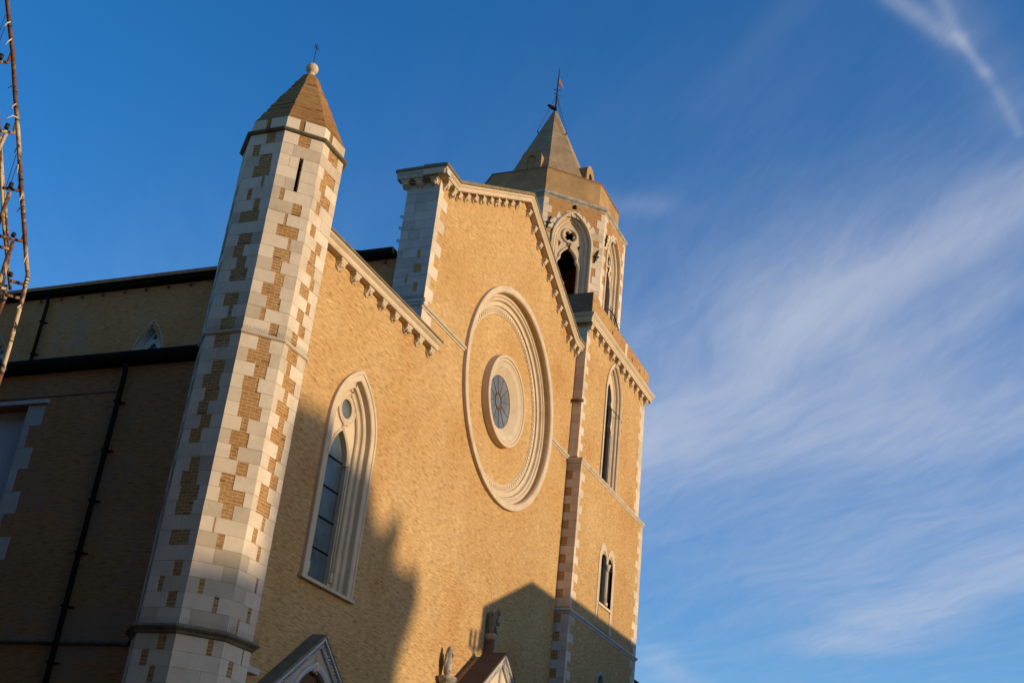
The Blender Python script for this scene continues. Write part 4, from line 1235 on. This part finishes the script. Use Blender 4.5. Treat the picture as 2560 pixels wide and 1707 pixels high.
# ------------------------------------------------------------------ rusty lattice frame at the left edge (metres)
RAIL = [(5.878, 8.0, 8.612), (5.94, 8.0, 8.483), (6.05, 8.0, 8.282), (6.172, 8.0, 8.068), (6.332, 8.0, 7.729), (6.43, 8.0, 7.54), (6.554, 8.0, 7.284), (6.69, 8.0, 6.995), (6.771, 8.0, 6.837), (6.881, 8.0, 6.615), (6.974, 8.0, 6.425), (7.039, 8.0, 6.307), (7.044, 8.0, 6.242), (7.054, 8.0, 6.088), (7.061, 8.0, 5.876), (7.072, 8.0, 5.631), (7.074, 8.0, 5.367), (7.065, 8.0, 5.05)]
RAIL2 = [(6.563, 8.5, 7.946), (6.737, 8.5, 7.576), (6.857, 8.5, 7.304), (7.044, 8.5, 6.901), (7.15, 8.5, 6.708), (7.238, 8.5, 6.546), (7.337, 8.5, 6.369)]
RAIL3 = [(7.062, 8.9, 7.863), (7.197, 8.9, 7.584), (7.341, 8.9, 7.31), (7.48, 8.9, 7.033), (7.564, 8.9, 6.859)]
RUNG = [[(6.116, 8.1, 7.979), (6.16, 8.1, 7.991), (6.228, 8.1, 8.034), (6.235, 8.1, 8.146)], [(6.386, 8.1, 7.407), (6.43, 8.1, 7.434), (6.518, 8.1, 7.477), (6.509, 8.1, 7.579)], [(6.593, 8.1, 6.948), (6.651, 8.1, 6.977), (6.754, 8.1, 7.02), (6.75, 8.1, 7.11)], [(6.715, 8.1, 6.532), (6.854, 8.1, 6.58), (6.951, 8.1, 6.615), (6.961, 8.1, 6.707)], [(6.967, 8.1, 6.223), (7.137, 8.1, 6.274)], [(6.963, 8.1, 6.078), (7.13, 8.1, 6.134)], [(6.749, 8.1, 6.443), (6.836, 8.1, 6.472)], [(6.879, 8.1, 6.109), (6.931, 8.1, 6.125)]]
BRACE = [[(6.565, 8.25, 7.527), (6.541, 8.25, 7.317)], [(6.796, 8.25, 7.047), (6.783, 8.25, 6.693)], [(6.994, 8.25, 6.65), (6.981, 8.25, 6.437), (6.983, 8.25, 6.176)], [(6.999, 8.25, 6.468), (7.015, 8.25, 6.093)], [(7.055, 8.25, 6.246), (7.089, 8.25, 6.132), (7.073, 8.25, 5.944)], [(7.01, 8.25, 6.311), (7.047, 8.25, 6.01)]]
STUB = [[(6.106, 8.05, 7.969), (6.11, 8.05, 8.021)], [(6.389, 8.05, 7.426), (6.394, 8.05, 7.477)], [(6.619, 8.05, 6.958), (6.62, 8.05, 7.008)], [(6.801, 8.05, 6.575), (6.81, 8.05, 6.605)], [(6.9, 8.05, 6.229), (6.902, 8.05, 6.262)]]
TIE = [[(6.018, 7.97, 8.294), (5.995, 7.97, 8.262), (5.978, 7.97, 8.204)], [(6.089, 7.97, 8.16), (6.063, 7.97, 8.113), (6.051, 7.97, 8.068)], [(6.279, 7.97, 7.784), (6.239, 7.97, 7.759), (6.215, 7.97, 7.719)], [(6.342, 7.97, 7.644), (6.315, 7.97, 7.599), (6.318, 7.97, 7.567)], [(6.404, 7.97, 7.538), (6.345, 7.97, 7.522), (6.301, 7.97, 7.457)], [(6.507, 7.97, 7.32), (6.491, 7.97, 7.258), (6.484, 7.97, 7.224)], [(6.558, 7.97, 7.148), (6.57, 7.97, 7.105), (6.579, 7.97, 7.069)], [(6.692, 7.97, 6.929), (6.693, 7.97, 6.888), (6.683, 7.97, 6.849)], [(6.751, 7.97, 6.842), (6.717, 7.97, 6.8), (6.698, 7.97, 6.748)], [(6.935, 7.97, 6.44), (6.928, 7.97, 6.395), (6.928, 7.97, 6.355)], [(7.032, 7.97, 6.006), (7.007, 7.97, 5.97), (7.008, 7.97, 5.955)], [(7.03, 7.97, 5.834), (7.056, 7.97, 5.816), (7.061, 7.97, 5.765)], [(7.029, 7.97, 5.634), (7.051, 7.97, 5.614), (7.042, 7.97, 5.587)], [(7.042, 7.97, 5.452), (7.064, 7.97, 5.432), (7.078, 7.97, 5.408)]]
WIRE = [[(6.197, 8.3, 8.592), (6.201, 8.3, 8.411)], [(6.234, 8.3, 8.497), (6.233, 8.3, 8.327)], [(6.777, 8.3, 7.461), (6.782, 8.3, 7.118)], [(6.822, 8.3, 7.359), (6.817, 8.3, 7.183)]]
lf = thing('lattice_frame', (6.9, 8.3, 0), 'rusty welded pipe lattice with cable ties at the left edge', 'pipe frame', metric=True)
def mt(name, pts, r, m='rust', n=9):
    m_ = MB(); m_.tube(pts, r, n); return m_.build(name, m, lf, metric=True)
mt('rail', RAIL, 0.0195, n=12); mt('rail', RAIL2, 0.015); mt('rail', RAIL3, 0.013)
for r in RUNG: mt('rung', r, 0.0145)
for r in BRACE: mt('brace', r, 0.018)
for r in STUB: mt('clamp', r, 0.02, 'iron')
for i, r in enumerate(TIE): mt('cable_tie', r, [0.007, 0.006, 0.003], 'stone' if i % 3 != 2 else 'iron', 5)
for r in WIRE: mt('wire', r, 0.003, 'iron', 4)
rnd = random.Random(5)
for i in range(1, len(RAIL)-1):
    a, b = Vector(RAIL[i]), Vector(RAIL[i+1])
    for k in range(2):
        p = a.lerp(b, rnd.random()); d = (b-a).normalized()*0.012
        mt('collar', [p-d*0.4, p+d*0.4], 0.0215, 'iron' if rnd.random() < 0.5 else 'rust', 10)
mt('post', [RAIL[-1], (7.0, 8.0, 2.5), (6.9, 8.05, 0)], 0.0225); mt('post', [BRACE[-1][-1], (7.0, 8.3, 0)], 0.022)

# ------------------------------------------------------------------ small house beyond the tower (only its eave corner shows)
hs_ = thing('distant_house', (46, 14.0, GZ), 'distant ochre house whose tiled roof corner peeps out right of the bell tower foot', 'house')
mb = MB(); mb.box(42, 50, 14.0, 20, GZ, 8.3); mb.build('wall', 'house_wall', hs_)
mb = MB(); mb.hexa([(41.6, 13.6, 8.3), (50.4, 13.6, 8.3), (50.4, 20.4, 8.3), (41.6, 20.4, 8.3), (44, 16.9, 9.6), (48, 16.9, 9.6), (48, 17.1, 9.6), (44, 17.1, 9.6)]); mb.build('roof', 'roof', hs_)

# ------------------------------------------------------------------ unseen buildings round the square: shadow casters for the front and added skylight blockers
def back(x, z, dist, yref=10.0):
    """point of the skyline that shadows (x, z) of the front, dist modules towards the sun"""
    t = dist/(-SUN.y)
    return (x+SUN.x*t, yref-dist, z+SUN.z*t)


D1 = 15.0
e0 = back(22.02, 5.64, D1-3.2); r0 = back(23.97, 6.68, D1); r1 = back(36, 6.72, D1)
h1 = thing('opposite_house', (r0[0]+4, r0[1], GZ), 'hipped roof house across the square behind the viewer, shading the tower foot', 'house')
mb = MB(); mb.box(e0[0]+0.16, r1[0], r0[1]-3, r0[1]+3, GZ, e0[2]-0.05); mb.build('wall', 'house_wall', h1)
mb = MB(); mb.hexa([(e0[0], r0[1]-3.2, e0[2]-0.05), (r1[0]+2.2, r0[1]-3.2, e0[2]-0.05), (r1[0]+2.2, r0[1]+3.2, e0[2]-0.05), (e0[0], r0[1]+3.2, e0[2]-0.05),
        (r0[0], r0[1]-0.05, r0[2]), (r1[0], r0[1]-0.05, r0[2]), (r1[0], r0[1]+0.05, r0[2]), (r0[0], r0[1]+0.05, r0[2])]); mb.build('roof', 'roof', h1)
for k in range(4):
    mb = MB(); mb.box(e0[0]+1.2+2*k, e0[0]+1.9+2*k, r0[1]+2.98, r0[1]+3.03, 2.5, 3.7); mb.build('window', 'shutter', h1)
h1.rotation_euler = (0, 0, AZ)                     # the house stands square to the low sun
D2 = 61.0
pts = [back(x, z, D2) for x, z in ((6.0, 3.70), (14.02, 3.76), (14.08, 6.66), (14.28, 6.70), (15.0, 6.80), (16.35, 6.45), (16.80, 6.20), (17.08, 5.66), (17.56, 5.72), (17.82, 6.22), (17.94, 5.80), (17.84, 5.28), (18.45, 5.28), (18.70, 5.50), (18.92, 4.92), (18.74, 4.30), (18.50, 3.70), (18.50, 2.0))]
h2 = thing('shadow_outline_block', (pts[8][0]-2, pts[0][1], GZ), 'added stand-in block far behind the viewer, outline shaped to cast the soft shadow on the front', 'house')  # made-up silhouette, outline follows the shadow it has to cast
mb = MB(); mb.prism(FY(pts[0][1]), [(p[0], p[2]) for p in pts]+[(pts[-1][0], GZ), (pts[0][0], GZ)], 0.0, 6.0); mb.build('wall', 'house_wall', h2)
mb = MB()
for i in (2, 3, 4, 5): 
    a, b = pts[i], pts[i+1]
    mb.hexa([(a[0], a[1]-6.1, a[2]-0.25), (b[0], a[1]-6.1, b[2]-0.25), (b[0], a[1]+0.1, b[2]-0.25), (a[0], a[1]+0.1, a[2]-0.25), (a[0], a[1]-6.1, a[2]+0.02), (b[0], a[1]-6.1, b[2]+0.02), (b[0], a[1]+0.1, b[2]+0.02), (a[0], a[1]+0.1, a[2]+0.02)])
mb.build('roof', 'roof', h2)
D3 = 15.5
an = back(21.41, 4.2, D3)
ant = thing('roof_antenna', an, 'three pronged roof antenna on the house behind the viewer, its shadow left of the pinnacle', 'antenna')
mb = MB(); mb.tube([(an[0], an[1], an[2]-2.6), (an[0], an[1], an[2]+0.45)], 0.045, 6); mb.tube([(an[0]-0.21, an[1], an[2]+0.42), (an[0]+0.22, an[1], an[2]+0.47)], 0.035, 6)
for dx, zz_ in ((-0.2, 0.75), (0.0, 0.78), (0.2, 0.82)): mb.tube([(an[0]+dx, an[1], an[2]+0.4), (an[0]+dx, an[1], an[2]+zz_)], 0.06, 6)
mb.build('mast', 'iron', ant)
h3 = thing('opposite_cottage', (an[0], an[1], GZ), 'low house across the square behind the viewer carrying the antenna', 'house')
mb = MB(); mb.box(an[0]-5, e0[0]-0.02, an[1]-3, an[1]+3, GZ, an[2]-3.6); mb.build('wall', 'house_wall', h3)
mb = MB(); mb.hexa([(an[0]-5.2, an[1]-3.2, an[2]-3.6), (e0[0]-0.02, an[1]-3.2, an[2]-3.6), (e0[0]-0.02, an[1]+3.2, an[2]-3.6), (an[0]-5.2, an[1]+3.2, an[2]-3.6), (an[0]-5.2, an[1]-0.05, an[2]-2.4), (e0[0]-0.02, an[1]-0.05, an[2]-2.4), (e0[0]-0.02, an[1]+0.05, an[2]-2.4), (an[0]-5.2, an[1]+0.05, an[2]-2.4)]); mb.build('roof', 'roof', h3)

hl_ = thing('side_street_blocker', (5, 28, GZ), 'unseen house added across the side street to keep skylight off the side wall', 'house')  # added out of view to darken the side wall by blocking sky
mb = MB(); mb.box(1.0, 8.2, 12.0, 46, GZ, 9.0); mb.build('wall', 'house_dark', hl_)
mb = MB(); mb.hexa([(0.7, 11.7, 9.0), (8.45, 11.7, 9.0), (8.45, 46.3, 9.0), (0.7, 46.3, 9.0), (4.5, 13.5, 10.2), (4.7, 13.5, 10.2), (4.7, 44, 10.2), (4.5, 44, 10.2)]); mb.build('roof', 'roof', hl_)
for k in range(6):
    for z in (1.6, 4.0, 6.4):
        mb = MB(); mb.box(8.18, 8.225, 14+4*k, 14.7+4*k, z, z+1.1); mb.build('window', 'shutter', hl_)

hw = thing('left_sky_blocker', (-9, -3, GZ), 'unseen dark block added on the left of the square to cut skylight on the turret and front', 'house')  # added occluder, lowers the fill light from the left
mb = MB(); mb.box(-18, -2.5, -12, 9.5, GZ, 13); mb.build('wall', 'house_dark', hw)
mb = MB(); mb.hexa([(-18.3, -12.3, 13), (-2.2, -12.3, 13), (-2.2, 9.8, 13), (-18.3, 9.8, 13), (-10.1, -6, 14.8), (-9.9, -6, 14.8), (-9.9, 4, 14.8), (-10.1, 4, 14.8)]); mb.build('roof', 'roof', hw)
for k in range(5):
    for z in (1.6, 4.0, 6.4):
        mb = MB(); mb.box(-2.52, -2.475, -10+4*k, -9.3+4*k, z, z+1.1); mb.build('window', 'shutter', hw)

he = thing('right_sky_blocker', (46, -10, GZ), 'unseen tall block added on the right of the square to cut skylight on the front', 'palace')  # added occluder, hides part of the sky to the right
mb = MB(); mb.box(36.5, 56, -20, -4.5, GZ, 14); mb.build('wall', 'house_dark', he)
mb = MB(); mb.hexa([(36.2, -20.3, 14), (56.3, -20.3, 14), (56.3, -4.2, 14), (36.2, -4.2, 14), (42, -12.6, 16), (50, -12.6, 16), (50, -12.4, 16), (42, -12.4, 16)]); mb.build('roof', 'roof', he)
for k in range(5):
    for z in (2, 5, 8, 11):
        mb = MB(); mb.box(36.475, 36.52, -18.5+3*k, -17.7+3*k, z, z+1.3); mb.build('window', 'shutter', he)
